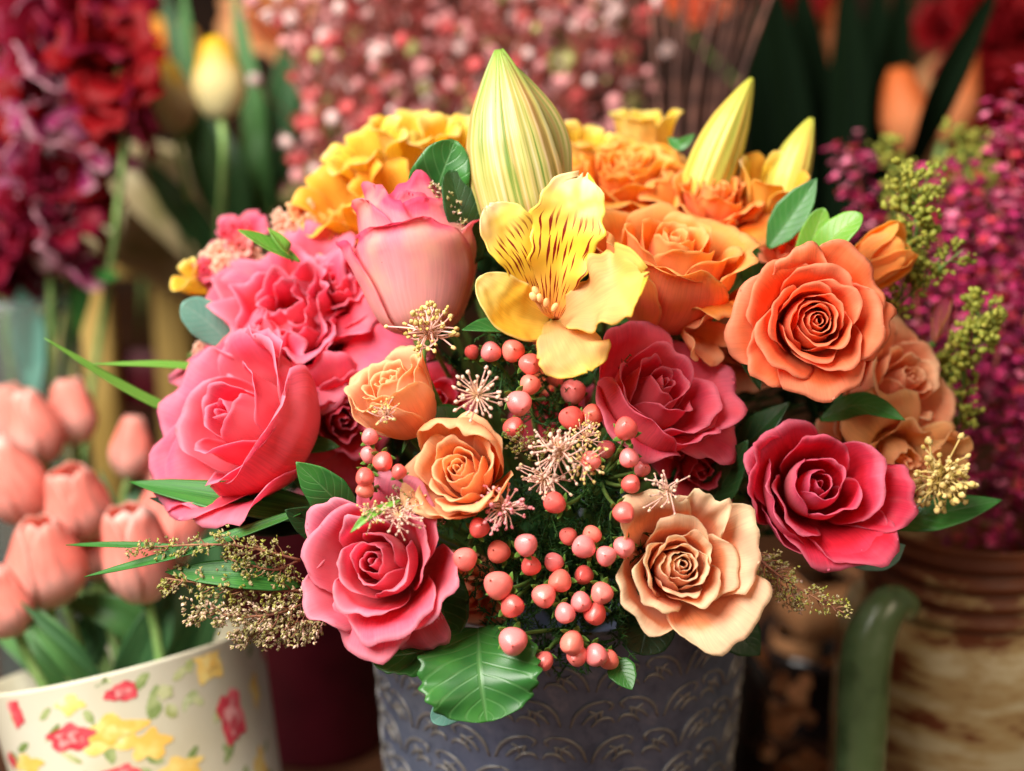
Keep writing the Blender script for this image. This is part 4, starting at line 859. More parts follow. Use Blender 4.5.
sprig([(740, 540, .70), (770, 575, .69), (800, 600, .685)], 22, 'shorter dark twiggy sprig behind the golden one at lower right', nb=40, r=2.0, seed=7, bud='brownbud')
sprig([(900, 300, .76), (915, 240, .745), (916, 190, .74)], 16, 'green berry spike at upper right above the apricot rose', bud='greenbud', nb=44, r=3.2, seed=8, taper=-.9, side=9)
sprig([(935, 400, .77), (968, 350, .75), (984, 318, .745)], 16, 'green berry spike at the right in front of the magenta blossoms', bud='greenbud', nb=40, r=3.2, seed=9, taper=-.7, side=8)
sprig([(870, 330, .76), (915, 290, .745), (962, 250, .74)], 20, 'green berry spike leaning right over the apricot petals', bud='greenbud', nb=22, r=2.6, seed=10, taper=.4)
sprig([(940, 470, .78), (958, 420, .765), (965, 365, .76)], 26, 'dark green berry spike rising right of the apricot rose', bud='greenbud', nb=30, r=2.6, seed=11, taper=.2)
sprig([(465, 250, .70), (452, 225, .69), (440, 190, .69)], 12, 'brown bud sprig between the broad glossy leaf and the tallest bud', nb=30, r=2.6, seed=15, bud='brownbud')
sprig([(560, 430, .70), (540, 450, .66), (515, 440, .655)], 20, 'dry tan bud sprig across the centre of the bouquet', nb=26, r=2.0, seed=16)
sprig([(440, 520, .69), (420, 510, .655), (398, 498, .648)], 18, 'dry bud sprig between the small peach rose and the fuchsia pink rose', nb=26, r=2.0, seed=17, bud='brownbud')
# ------------------------------------------------------------------ setting
g = Geo(); P = np.array([[[x, y, 0] for x in (-2.2, 2.2)] for y in (-.9, 2.2)], float); g.add(P.reshape(-1, 3), [[0, 1, 3, 2]], [[0, 0], [1, 0], [0, 1], [1, 1]])
o = g.obj('table', noise_mat('table_wood', [(.3, (.04, .015, .008)), (.6, (.09, .035, .015)), (.8, (.13, .05, .02))], 9, rough=.5, bump=.1)); tag(o, kind='structure')
g = Geo(); P = np.array([[-2.4, 2.0, -.2], [2.4, 2.0, -.2], [-2.4, 2.0, 2.2], [2.4, 2.0, 2.2]]); g.add(P, [[0, 1, 3, 2]], [[0, 0], [1, 0], [0, 1], [1, 1]])
o = g.obj('wall', noise_mat('wall_paint', [(.35, (.008, .005, .004)), (.55, (.03, .014, .008)), (.7, (.08, .04, .015))], 3, rough=.9)); tag(o, kind='structure')

def lathe(c, prof, seg=64, ax=(0, 0, 1), geo=None, wob=0):
    """prof [(r, z)...] about axis through c"""
    geo = geo or Geo(); z = unit(ax); x = unit(np.cross(z, (0, 1, .001))); x = unit(np.cross(np.cross(z, x), z)) if False else x; y = np.cross(z, x)
    a = np.linspace(0, 2 * PI, seg, endpoint=False); pr = np.asarray(prof, float); n = len(pr)
    V = np.asarray(c)[None, None] + pr[:, 0][:, None, None] * (x * np.cos(a)[None, :, None] + y * np.sin(a)[None, :, None]) + pr[:, 1][:, None, None] * z
    L = np.r_[0, np.cumsum(np.linalg.norm(np.diff(pr, axis=0), axis=1))]; L /= L[-1]
    uv = np.stack(np.meshgrid(np.linspace(0, 1, seg), L), -1).reshape(-1, 2)
    q = grid_quads(n, seg, True)
    geo.add(V.reshape(-1, 3), q[:, ::-1] if False else q, uv); return geo

# ---- embossed metal pot
def pot_metal(name='pot_metal'):
    m, nt = new_mat(name); L = nt.links.new
    obj = N(nt, 'ShaderNodeTexCoord'); nz = N(nt, 'ShaderNodeTexNoise', ins={'Scale': 90.0, 'Detail': 5.0, 'Roughness': .65}); L(obj.outputs['Object'], nz.inputs['Vector'])
    ge = N(nt, 'ShaderNodeNewGeometry'); r = ramp(nt, [(.3, (.09, .12, .21)), (.55, (.15, .19, .31)), (.75, (.25, .28, .40))]); L(nz.outputs[0], r.inputs[0])
    pr = N(nt, 'ShaderNodeMapRange', ins={1: .52, 2: .60, 3: 0, 4: .75}); L(ge.outputs['Pointiness'], pr.inputs[0])
    mx = N(nt, 'ShaderNodeMix', data_type='RGBA', ins={7: (.30, .27, .20, 1)}); L(pr.outputs[0], mx.inputs[0]); L(r.outputs[0], mx.inputs[6])
    bp = N(nt, 'ShaderNodeBump', ins={'Strength': .25, 'Distance': .0006}); L(nz.outputs[0], bp.inputs['Height'])
    p = finish(nt, mx.outputs[2], .42, 0, .6, bp.outputs[0]); p.inputs['Metallic'].default_value = .35
    return m
M['pot'] = pot_metal()
rng = np.random.RandomState(12)
PC = np.array([.027, .0, .0]); PR0, PR1, PH = .094, .1085, .284
def pot_r(z): return PR0 + (PR1 - PR0) * z / PH
t = thing('embossed_pot', 'slate blue grey metal pot with embossed scroll pattern holding the bouquet', 'flower pot', PC)
g = lathe(PC, [(0.001, .001), (PR0, .001), (PR0, .004), (pot_r(.15), .15), (PR1, PH - .004), (PR1 + .002, PH - .001), (PR1, PH), (PR1 - .003, PH - .002), (PR0 - .003, .01), (.001, .01)], 96)
g.obj('pot_body', M['pot'], t)
g = Geo(); rows = 13; cols = 26
def on_pot(a, z, h=.0): r = pot_r(z) + h; return PC + np.array([r * math.sin(a), -r * math.cos(a), z])
for j in range(rows):
    z0 = .012 + j * .0205
    for i in range(cols):
        a0 = (i + .5 * (j % 2)) * 2 * PI / cols
        if abs(((a0 + PI) % (2 * PI)) - PI) > 2.0: continue
        fl = 1 if (i + j) % 2 else -1; jt = rng.uniform(-.08, .08, 2)
        q = lambda u, v: on_pot(a0 + (fl * u + jt[0]) * .0112 / .1, z0 + (v + jt[1]) * .0100, .0004)
        for L_, w_ in (([(-.95, -.75), (-.7, .0), (-.15, .55), (.55, .7)], .0013), ([(.55, .7), (.85, .45), (.7, .15)], .0011), ([(-.45, -.6), (-.1, -.15), (.45, .15)], .0012), ([(-.05, -.75), (.3, -.35), (.75, -.3), (.95, -.6)], .0012), ([(-.2, .2), (.1, -.02), (.15, -.4)], .0010), ([(.45, .15), (.35, -.1), (.5, -.3)], .0010)):
            tube([q(u, v) for u, v in L_], w_ * .6, w_ * .6, 6, 9, g, rs=[w_ * .35, w_ * .85, w_ * .75, w_ * .3])
g.obj('scroll_relief', M['pot'], t)

# ---- flowered tin with the pink tulips
TC = PX(126, 655, .86); TAX = DIR(-.22, .97, -.02)
t = thing('floral_tin', 'cream tin printed with red, yellow and green flowers holding the pale pink tulips', 'flower pot', TC - TAX * .2)
tr = RP(136, .86)
g = lathe(TC, [(.001, -.22), (tr * .80, -.22), (tr * .80, -.216), (tr * .9, -.1), (tr, -.001), (tr + .001, .001), (tr - .0015, .0005), (tr * .87, -.1), (tr * .78, -.2), (.001, -.2)], 80, TAX)
def tin_hit(x, y):
    o_ = CAM; d_ = unit(PX(x, y, 1.0) - CAM); lo = None
    for k in np.linspace(.70, .95, 1200):
        p = o_ + d_ * k; q = p - TC; h_ = q @ TAX; r_ = np.linalg.norm(q - h_ * TAX)
        if -.22 < h_ < 0 and r_ < tr * (1 + h_ * .909): return p, h_
    return None, 0
zx = unit(np.cross(TAX, (0, 1, .001))); zy = np.cross(TAX, zx)
def tin_pt(a, h_, lift): r_ = tr * np.interp(h_, [-.22, -.1, 0], [.8, .9, 1.0]) + lift; return TC + TAX * h_ + (zx * math.cos(a) + zy * math.sin(a)) * r_
rng = np.random.RandomState(31)
def motif(x, y, rx, ry, lob, mi, lift, amp=.16, rot=0.):
    p, h_ = tin_hit(x, y)
    if p is None: return
    q = p - TC - TAX * h_; a0 = math.atan2(q @ zy, q @ zx); ph = rng.uniform(0, 6); nn = 36
    V = [tin_pt(a0, h_, lift)]; Q = []; UV = [(0.5, 0.5)]
    for rr in (.5, 1.0):
        for k in range(nn):
            th = k * 2 * PI / nn; r = rr * (1 + amp * math.sin(lob * th + ph) + .07 * math.sin(9 * th + ph * 2)); u, v = r * math.cos(th) * RP(rx, .8), r * math.sin(th) * RP(ry, .8)
            u, v = u * math.cos(rot) - v * math.sin(rot), u * math.sin(rot) + v * math.cos(rot)
            V.append(tin_pt(a0 + u / tr, min(h_ + v, -.004), lift)); UV.append((.5, .5))
    for k in range(nn): Q.append([1 + k, 1 + (k + 1) % nn, 1 + nn + (k + 1) % nn, 1 + nn + k])
    for k in range(0, nn, 2): Q.append([0, 1 + (k + 2) % nn, 1 + (k + 1) % nn, 1 + k])
    g.add(V, Q, UV, None, np.full(len(Q), mi))
for k in range(46):       # small leaves
    x, y = rng.uniform(5, 275), rng.uniform(640, 790); motif(x, y, rng.uniform(3, 6), rng.uniform(6, 13), 2, 3 if k % 3 else 4, .0001 + k * 3e-6, .25, rng.uniform(-1.2, 1.2))
for q in [(110, 735, 34, 17, 5, 2), (208, 662, 17, 20, 4, 2), (150, 745, 20, 14, 5, 2), (70, 705, 14, 9, 4, 2), (28, 765, 22, 10, 4, 2), (180, 770, 24, 12, 5, 2), (262, 770, 12, 22, 4, 2), (255, 690, 9, 16, 4, 2)]: motif(*q[:5], q[5], .00032, .22)
for q in [(70, 738, 25, 13, 5, 1), (232, 716, 18, 27, 4, 1), (122, 692, 16, 9, 3, 1), (16, 712, 10, 16, 4, 1), (12, 760, 10, 8, 4, 1), (165, 692, 8, 7, 5, 4), (262, 650, 7, 12, 4, 1), (120, 775, 20, 9, 5, 1)]: motif(*q[:5], q[5], .00045, .15)
for q in [(70, 738, 15, 7, 4, 5), (232, 716, 10, 16, 4, 5), (122, 692, 8, 4, 3, 5), (110, 735, 16, 8, 4, 6), (208, 662, 8, 9, 4, 6), (120, 775, 10, 4, 4, 5)]: motif(*q[:5], q[5], .0006, .25)
tm = [noise_mat('tin_enamel', [(.35, (.66, .60, .42)), (.6, (.78, .74, .58)), (.75, (.82, .79, .68))], 9, rough=.42, bump=.02), noise_mat('print_red', [(.35, (.50, .03, .05)), (.55, (.68, .08, .10)), (.7, (.80, .30, .28))], 90, rough=.45, bump=0),
      noise_mat('print_yellow', [(.35, (.82, .50, .10)), (.6, (.86, .66, .22)), (.7, (.84, .74, .45))], 70, rough=.45, bump=0), noise_mat('print_green', [(.35, (.16, .24, .06)), (.6, (.36, .42, .18)), (.7, (.55, .58, .34))], 90, rough=.45, bump=0),
      noise_mat('print_olive', [(.35, (.30, .34, .10)), (.65, (.55, .56, .30))], 90, rough=.45, bump=0), noise_mat('print_dark_red', [(.35, (.50, .03, .05)), (.65, (.78, .35, .33))], 160, rough=.45, bump=0), noise_mat('print_orange', [(.35, (.82, .46, .08)), (.65, (.86, .66, .24))], 160, rough=.45, bump=0)]
g.obj('tin_body', tm, t)

def tulip(x, y, d, rpx, hpx, ax, mats, label, group, root=None, seed=0, open_=.0, name='tulip', n=6):
    rng = np.random.RandomState(seed); c = PX(x, y, d); R = RP(rpx, d); asp = hpx / rpx; F = frame_of(DIR(*ax), rng.uniform(0, 6))
    t = thing(name, label, 'tulip', c, group)
    for i in range(n):
        k = i // 3; a = i * 2 * PI / 3 + k * PI / 3 + rng.uniform(-.1, .1)
        P = rose_petal(a, 1.18, .86 + .10 * k, (.50 + .6 * open_) + .06 * k, asp * .62, asp * .30, -.5 + rng.uniform(-.1, .1), zb=-asp, spir=.04, tipround=.20, ruf=.02, seed=seed * 10 + i, zbel=-asp * .25, point=0, base=.08, notch=.0, n=18, m=15)
        sheet(c + R * (P @ F), .0006, flip=True).obj('petal', mats, t)
    b = c - F[2] * R * asp
    e = root if root is not None else b + np.array([0, 0, -.25])
    tube([b + F[2] * R * .1, b - F[2] * .03, b * .3 + e * .7 , e], .003, .0032, 8, 12).obj('stem', M['stemt'], t)
    return t
M['stemt'] = noise_mat('tulip_stem', [(.3, (.16, .30, .08)), (.7, (.28, .42, .14))], 60)
M['tleaf'] = blade_mat('tulip_leaf', (.025, .09, .03), (.08, .20, .07)); M['tleaf2'] = blade_mat('tulip_leaf_bright', (.05, .17, .04), (.13, .30, .09))
TB = TC - TAX * .12
GT = 'pale pink tulips in the flowered tin'
tl = [(32, 425, .93, 30, 42, (-.25, .95, .2), 'pale pink tulip at the top of the bunch, second from the left edge'),
      (72, 410, .96, 25, 36, (-.1, .98, .1), 'uppermost pale pink tulip with a pale tip'),
      (10, 478, .88, 34, 50, (-.35, .9, .3), 'pale pink tulip cut by the left edge, upper one'),
      (76, 502, .88, 34, 42, (-.15, .9, .35), 'pale pink tulip in the middle of the bunch, right of the big ribbed one'),
      (44, 560, .85, 42, 50, (-.05, .95, .3), 'largest pale pink tulip, in front of the bunch above the tin'),
      (136, 552, .84, 36, 54, (-.15, .95, .25), 'pale pink tulip under the strap leaves, furthest right of the front row'),
      (2, 600, .83, 30, 40, (-.3, .9, .3), 'pale pink tulip cut by the left edge, lowest one'),
      (132, 445, .95, 22, 34, (.1, .98, .1), 'whitish pink tulip half hidden behind the narrow leaves'),
      (165, 505, .92, 26, 34, (.25, .95, .1), 'pale pink tulip just below the big pink rose'),
      (12, 415, .99, 26, 36, (-.2, .98, .1), 'blurred pale pink tulip far at the left edge behind the others'),
      (100, 545, .90, 26, 36, (.1, .98, .1), 'shaded pale pink tulip between the two front ones'),
      (170, 470, .96, 22, 30, (.2, .98, .1), 'small pale pink tulip hidden under the big pink rose'),
      (180, 528, .90, 28, 34, (.3, .95, .1), 'peach tinted tulip touching the straw coloured sprig')]
for i, q in enumerate(tl): tulip(*q[:6], P_TPINK, q[6], GT, root=TB + np.array([(q[0] - 90) * .0002, .0, 0]), seed=200 + i, open_=[0, .12, .05, .2, .02, .25, .1][i % 7])
rng = np.random.RandomState(77)
for i, (p, w) in enumerate([([(150, 700, .90), (190, 620, .88), (215, 520, .88)], 60), ([(120, 700, .88), (150, 640, .86), (170, 590, .86)], 46), ([(95, 690, .84), (60, 645, .83), (5, 590, .84)], 30), ([(110, 690, .83), (75, 650, .82), (18, 600, .82)], 14),
                            ([(150, 690, .93), (140, 600, .92), (100, 470, .94)], 36), ([(80, 700, .88), (30, 650, .88), (-20, 610, .9)], 34), ([(160, 690, .90), (155, 600, .93), (118, 420, .98)], 26), ([(60, 700, .90), (90, 640, .90), (110, 600, .9)], 44), ([(180, 680, .90), (130, 620, .88), (60, 600, .88)], 40)]):
    leaf(p, w, (rng.uniform(-.5, .5), .3, .9), 'tulip leaf rising between the pale pink tulips above the flowered tin', mat='tleaf2' if i % 3 == 2 else 'tleaf', prof='blade', fold=.4, seed=90 + i, group='tulip leaves in the flowered tin', name='tulip_leaf')

# ---- magenta pot
def simple_pot(c, r0, r1, h, mat, label, name='flower_pot'):
    g = lathe(c, [(.001, .001), (r0, .001), (r0 * 1.01, .004), (r1, h - .012), (r1 + .003, h - .010), (r1 + .003, h), (r1 - .002, h), (r0 - .003, .008), (.001, .008)], 64)
    return single(g, name, mat, label, 'flower pot', origin=c)
def at_floor(x, d): p = PX(x, 385, d); p[2] = .001; return p
M['redpot'] = noise_mat('dark_red_glaze', [(.3, (.07, .004, .010)), (.7, (.12, .008, .018))], 20, rough=.5, bump=.05)
simple_pot(at_floor(305, 1.08), .055, .066, .235, M['redpot'], 'plain dark red pot in shadow between the flowered tin and the embossed pot')

# ---- ceramic jar
def jar_mat():
    m, nt = new_mat('jar_glaze'); L = nt.links.new
    obj = N(nt, 'ShaderNodeTexCoord'); mp = N(nt, 'ShaderNodeMapping', ins={'Scale': (12, 12, 42)}); L(obj.outputs['Object'], mp.inputs[0])
    n1 = N(nt, 'ShaderNodeTexNoise', ins={'Scale': 1.0, 'Detail': 5.0, 'Roughness': .65}); L(mp.outputs[0], n1.inputs['Vector'])
    sp = N(nt, 'ShaderNodeSeparateXYZ'); L(obj.outputs['Object'], sp.inputs[0])
    hz = N(nt, 'ShaderNodeMapRange', ins={1: .15, 2: .27, 3: -.05, 4: .20}); L(sp.outputs[2], hz.inputs[0])
    ad = N(nt, 'ShaderNodeMath', operation='ADD'); L(n1.outputs[0], ad.inputs[0]); L(hz.outputs[0], ad.inputs[1])
    rp = ramp(nt, [(.40, (.62, .53, .32)), (.52, (.46, .32, .14)), (.60, (.18, .05, .018)), (.75, (.13, .035, .015))]); L(ad.outputs[0], rp.inputs[0])
    bp = N(nt, 'ShaderNodeBump', ins={'Strength': .5, 'Distance': .002}); L(n1.outputs[0], bp.inputs['Height'])
    finish(nt, rp.outputs[0], .45, 0, .4, bp.outputs[0]); return m
JC = at_floor(985, .87)
zt = PX(985, 572, .81)[2]
t = thing('ceramic_jar', 'ribbed brown and cream stoneware jar holding the magenta blossoms', 'jar', JC)
h = zt; rn = RP(104, .87); rb = RP(128, .87)
pr = [(.001, .001), (rb * .8, .001), (rb * .95, .03), (rb, h * .45), (rb, h - .085), (rb * .95, h - .066), (rn * .97, h - .055)]
for k in range(4): z = h - .055 + k * .0125; pr += [(rn * .90, z + .001), (rn * .99, z + .004), (rn * 1.02, z + .008), (rn * .95, z + .011)]
pr += [(rn * .97, h - .004), (rn * .99, h - .001), (rn * .97, h), (rn * .90, h - .003), (rn * .88, h - .08), (rb * .9, h - .12), (rb * .75, .02), (.001, .02)]
lathe(JC, pr, 72).obj('jar_body', jar_mat(), t)
M['greenglaze'] = noise_mat('green_glaze', [(.3, (.05, .09, .03)), (.55, (.12, .20, .08)), (.8, (.25, .36, .20))], 30, rough=.25, spec=.6, coat=.4)
tube(pts3([(908, 606, .83), (888, 606, .82), (868, 645, .82), (862, 720, .82), (860, 800, .825), (872, 880, .83)]), .012, .013, 14, 30, rs=[.009, .012, .015, .015, .014, .013]).obj('handle', M['greenglaze'], t)

# ---- things standing in the dark behind
M['terracotta'] = noise_mat('terracotta', [(.3, (.50, .20, .08)), (.7, (.62, .30, .13))], 14, rough=.8)
M['wood_y'] = noise_mat('yellow_wood', [(.3, (.50, .32, .08)), (.7, (.66, .46, .14))], 10, rough=.7)
M['paper'] = noise_mat('wrap_paper', [(.3, (.34, .30, .12)), (.5, (.56, .45, .24)), (.7, (.74, .66, .42))], 25, rough=.6, transl=.2, bump=.5, dist=.004)
M['darkglass'] = noise_mat('dark_bottle', [(.3, (.015, .012, .012)), (.7, (.03, .02, .02))], 8, rough=.15, spec=.6)
def boxgeo(c, sx, sy, sz, rotz=0, rotx=0, bev=.12, tint=None):
    R_m = np.array((Matrix.Rotation(rotz, 3, 'Z') @ Matrix.Rotation(rotx, 3, 'X')))
    g = Geo(); pr = []
    bx = min(sx, sy, sz) * bev
    for z, ins in ((-sz / 2, bx), (-sz / 2 + bx, 0), (sz / 2 - bx, 0), (sz / 2, bx)):
        a, b = sx / 2 - ins, sy / 2 - ins; pr.append([(-a, -b + bx), (-a + bx, -b), (a - bx, -b), (a, -b + bx), (a, b - bx), (a - bx, b), (-a + bx, b), (-a, b - bx)])
    V = []; 
    for (zz, ring) in zip((-sz / 2, -sz / 2 + bx, sz / 2 - bx, sz / 2), pr): V += [(x, y, zz) for x, y in ring]
    V = np.array(V) @ R_m.T + np.asarray(c); q = grid_quads(4, 8, True)
    caps = [[0, 1, 2, 3], [0, 3, 4, 7], [4, 5, 6, 7], [24, 27, 26, 25], [24, 31, 28, 27], [28, 31, 30, 29]]
    g.add(V, np.concatenate([q, np.array(caps)]), np.zeros((32, 2))); return g
# yellow wooden stand behind the tulips
c = PX(125, 330, 1.5)
t = thing('wooden_stand', 'yellow painted wooden stand with a dark opening behind the tulips', 'stand', (c[0], c[1], 0))
for x, w_, y0 in ((80, 52, 250), (168, 36, 235)):
    p0 = PX(x, y0, 1.45); zt = p0[2]
    boxgeo((p0[0], p0[1], zt / 2), RP(w_, 1.45), .03, zt, rotz=.05).obj('post', M['wood_y'], t, smooth=False)
p0 = PX(128, 262, 1.45); boxgeo(p0, RP(150, 1.45), .035, RP(26, 1.45)).obj('rail', M['wood_y'], t, smooth=False)
p0 = PX(128, 390, 1.47); boxgeo(p0 + np.array([0, .05, 0]), RP(120, 1.45), .02, RP(60, 1.45)).obj('lower_board', M['redpot'], t, smooth=False)
# blocks and crumbs at lower right
for i, (x, y, w_, h_, d, rz) in enumerate([(826, 600, 84, 60, 1.15, .3), (795, 640, 46, 30, 1.2, -.2)]):
    p = PX(x, y, d); single(boxgeo(p, RP(w_, d), .05, RP(h_, d), rotz=rz, rotx=.1), 'terracotta_block', M['terracotta'], ['blurred pale terracotta block behind the jar handle', 'smaller terracotta block in shadow right of the embossed pot'][i], 'block')
p = PX(826, 700, 1.15); simple_pot(np.array([p[0], p[1] + .03, .001]), .04, .05, max(.05, PX(826, 630, 1.18)[2]), M['darkglass'], 'dark pot under the terracotta blocks right of the embossed pot')
lf = Geo(); rng = np.random.RandomState(8)
for i in range(26):
    p = PX(rng.uniform(765, 830), rng.uniform(660, 790), rng.uniform(1.00, 1.06)); dr = unit(rng.normal(size=3)); L_ = rng.uniform(.012, .024)
    t_ = single(blade([p, p + dr * L_ * .5 + rng.normal(size=3) * .002, p + dr * L_], rng.uniform(.010, .018), unit(-FWD + rng.normal(size=3) * .5), 'oval', n=8, m=5, fold=.3, curl=.3, seed=i), 'dried_leaf', M['terracotta'], 'dried orange brown leaf in the shadow right of the embossed pot', 'dried leaf', 'dried leaves right of the pot')
p = at_floor(745, 1.0); zt = PX(745, 655, 1.0)[2]
t = thing('dark_bottle', 'dark glass bottle with a green cap in shadow right of the embossed pot', 'bottle', p)
lathe(p, [(.001, .001), (.028, .001), (.03, .01), (.03, zt - .05), (.022, zt - .03), (.012, zt - .02), (.012, zt - .004), (.001, zt - .003)], 40).obj('bottle_body', M['darkglass'], t)
lathe(p, [(.001, zt - .002), (.015, zt - .002), (.015, zt + .012), (.001, zt + .013)], 24).obj('cap', M['greenglaze'], t)

# ---- crimson stock spikes, top left, in a glass vase
def stock(base, tip, wpx, label, pal, nf=16, seed=0, rf=24, root=None):
    rng = np.random.RandomState(seed); B = PX(*base); T = PX(*tip); d = base[2]
    t = thing('stock_spike', label, 'flower', B, 'crimson stock spikes at top left')
    for i in range(nf):
        u = (i + .5) / nf; p = B + (T - B) * u; a = i * 2.4 + rng.uniform(-.4, .4); 
        o = DIR(math.cos(a), .25, abs(math.sin(a)) if i % 4 else math.sin(a)); c = p + o * RP(wpx, d) * rng.uniform(.6, 1) 
        crumple_floret(c, RP(rf, d) * rng.uniform(.85, 1.35), unit(o + rng.normal(size=3) * .2), pal[rng.randint(len(pal))], t, rng)
    r_ = root if root is not None else at_floor(30, d)
    tube([T, B, (B + r_) / 2, r_], .0025, .003, 8, 12).obj('stem', M['stemt'], t)
VR = at_floor(20, 1.10) + np.array([0, 0, .02])
stock((70, 230, 1.08), (55, -20, 1.08), 40, 'crimson and magenta stock spike filling the top left, nearest the yellow tulips', [P_DRED, P_MAG, P_RED], 15, 1, 44, VR)
stock((0, 270, 1.12), (-10, 20, 1.12), 36, 'magenta and white streaked stock spike cut by the left edge', [P_MAG, P_DRED, P_MAG], 9, 2, 54, VR)
stock((125, 130, 1.05), (95, 10, 1.05), 22, 'pure crimson stock spike reaching right toward the yellow tulips', [P_RED, P_RED, P_DRED], 6, 3, 40, VR)
stock((50, 260, 1.06), (40, 180, 1.06), 30, 'lowest magenta stock cluster above the vase neck', [P_MAG, P_DRED], 6, 4, 37, VR)
def glass_mat():
    m, nt = new_mat('clear_glass'); out = N(nt, 'ShaderNodeOutputMaterial'); p = N(nt, 'ShaderNodeBsdfPrincipled', ins={'Base Color': (.78, .88, .84, 1), 'Roughness': .08, 'Transmission Weight': .92, 'IOR': 1.2})
    nt.links.new(p.outputs[0], out.inputs['Surface']); return m
M['glass'] = glass_mat()
zv = PX(30, 290, 1.1)[2]; vc = at_floor(28, 1.12)
g = lathe(vc, [(.001, .001), (.045, .001), (.046, .02), (.043, zv - .02), (.047, zv), (.045, zv), (.041, zv - .02), (.044, .02), (.001, .012)], 48); single(g, 'glass_vase', M['glass'], 'clear glass vase with green stems at the left edge under the crimson stocks', 'vase', origin=vc)
for i, (p, w) in enumerate([([(35, 400, 1.08), (28, 330, 1.07), (20, 285, 1.06)], 34), ([(60, 380, 1.12), (85, 290, 1.08), (120, 275, 1.05)], 24), ([(20, 400, 1.1), (50, 330, 1.08), (58, 280, 1.1)], 20), ([(110, 180, 1.1), (118, 150, 1.08), (108, 120, 1.07)], 26), ([(60, 100, 1.12), (30, 60, 1.08), (5, 30, 1.06)], 30)]):
    leaf(p, w, (.1, .3, .9), 'green leaf on the crimson stock stems at the left', mat='leaf_blue' if i in (0, 3) else 'leaf', seed=120 + i, group='leaves of the crimson stocks', name='stock_leaf')

# ---- yellow tulips behind
GY = 'yellow and white tulips behind the bouquet'
YR = PX(215, 330, 1.25)
for i, q in enumerate([(218, 76, 1.08, 28, 44, (-.05, 1, .1), 'cream tulip with a yellow tip standing upright between green strap leaves'), (170, 96, 1.14, 26, 38, (-.15, .98, .1), 'cream and yellow tulip half hidden behind the crimson stock'),
                       (120, 25, 1.35, 28, 40, (-.1, .98, .1), 'orange yellow tulip blurred at the top left behind the crimson stock')]):
    tulip(*q[:6], P_TYEL if i < 2 else P_TOR, q[6], GY, root=YR, seed=300 + i)
for i, (p, w, mt) in enumerate([([(245, 250, 1.22), (200, 150, 1.17), (182, -20, 1.2)], 30, 'tleaf2'), ([(235, 250, 1.2), (225, 170, 1.16), (205, 110, 1.17)], 44, 'tleaf'), ([(255, 240, 1.22), (255, 120, 1.2), (232, -20, 1.2)], 26, 'tleaf2'), ([(270, 240, 1.22), (262, 180, 1.2), (262, 120, 1.2)], 30, 'tleaf2'),
                               ([(250, 260, 1.24), (280, 120, 1.22), (300, -20, 1.2)], 34, 'tleaf'), ([(225, 260, 1.2), (180, 210, 1.16), (145, 160, 1.15)], 36, 'tleaf'), ([(240, 260, 1.26), (190, 100, 1.26), (160, -20, 1.26)], 22, 'tleaf'), ([(290, 240, 1.28), (300, 140, 1.27), (330, 40, 1.27)], 40, 'tleaf')]):
    leaf(p, w, (rng.uniform(-.4, .4), .3, .9), 'tall strap leaf around the cream and yellow tulips', mat=mt, prof='blade', fold=.4, seed=130 + i, group='tall strap leaves around the yellow tulips', name='tulip_leaf')
# paper cones
def cone_wrap(tipp, mouth, wpx, label, mat, seed=0):
    T = PX(*tipp); Mo = PX(*mouth); rng = np.random.RandomState(seed); ax = unit(Mo - T); L_ = np.linalg.norm(Mo - T); F = frame_of(ax); n, m = 14, 40; a = np.linspace(0, 5.9, m); v = np.linspace(0, 1, n)
    R = RP(wpx, mouth[2]) / 2
    r = (.15 + .85 * v)[:, None] * R * (1 + .10 * np.sin(a * 5 + seed)[None, :] * v[:, None] + .05 * np.sin(a * 11)[None, :])
    h = v[:, None] * L_ * (1 + .10 * np.sin(a * 3 + seed))[None, :]
    P = T + (r * np.cos(a))[..., None] * F[0] + (r * np.sin(a))[..., None] * F[1] + h[..., None] * F[2]
    return single(sheet(P, .0008), 'paper_wrap', mat, label, 'wrapping paper', 'paper wraps', origin=T)
cone_wrap((262, 330, 1.40), (118, 190, 1.32), 150, 'crumpled beige paper cone behind the crimson stocks', M['paper'], 1)
cone_wrap((330, 330, 1.5), (215, 225, 1.46), 120, 'beige paper cone under the yellow tulip leaves', M['paper'], 2)
cone_wrap((950, 260, 1.5), (930, 80, 1.45), 130, 'amber paper cone around the orange tulips at upper right', M['terracotta'], 3)

# ---- waxflower bunch
WAX = [noise_mat('wax_bud_pink', [(.3, (.55, .14, .18)), (.5, (.68, .28, .28)), (.7, (.80, .46, .42))], 90, rough=.45, transl=.1, bump=.05), noise_mat('wax_bud_pale', [(.3, (.74, .44, .44)), (.7, (.92, .76, .70))], 90, rough=.45, transl=.1, bump=.05),
       noise_mat('wax_bud_red', [(.3, (.45, .04, .06)), (.7, (.70, .14, .12))], 90, rough=.45, bump=.05), noise_mat('wax_bud_green', [(.3, (.30, .32, .08)), (.7, (.55, .50, .22))], 90, rough=.5, bump=.05)]
WAXM = []
for k in range(4):
    WAXM.append([])
    for v in range(2):
        rng = np.random.RandomState(k * 2 + v); g1 = Geo(); ball((0, 0, 0), 1, g1, (0, 0, 1), 1.1, 9, 12, .05, rng)
        for s in range(5 if v else 0):
            a = s * 2 * PI / 5; u = np.array([math.cos(a), math.sin(a), 0]); z = np.array([0, 0, 1.])
            b = blade([u * .3 + z * .7, u * .9 + z * 1.0, u * 1.5 + z * 1.05], 1.0, z, 'oval', n=6, m=5, thick=.05, fold=.3); g1.add(b.V[0], b.Q[0], b.UV[0])
        o = g1.obj('bud', WAX[k]); WAXM[k].append(o.data); bpy.data.objects.remove(o)
M['wtwig'] = noise_mat('wax_twig', [(.3, (.20, .03, .03)), (.7, (.40, .10, .07))], 60, rough=.6)
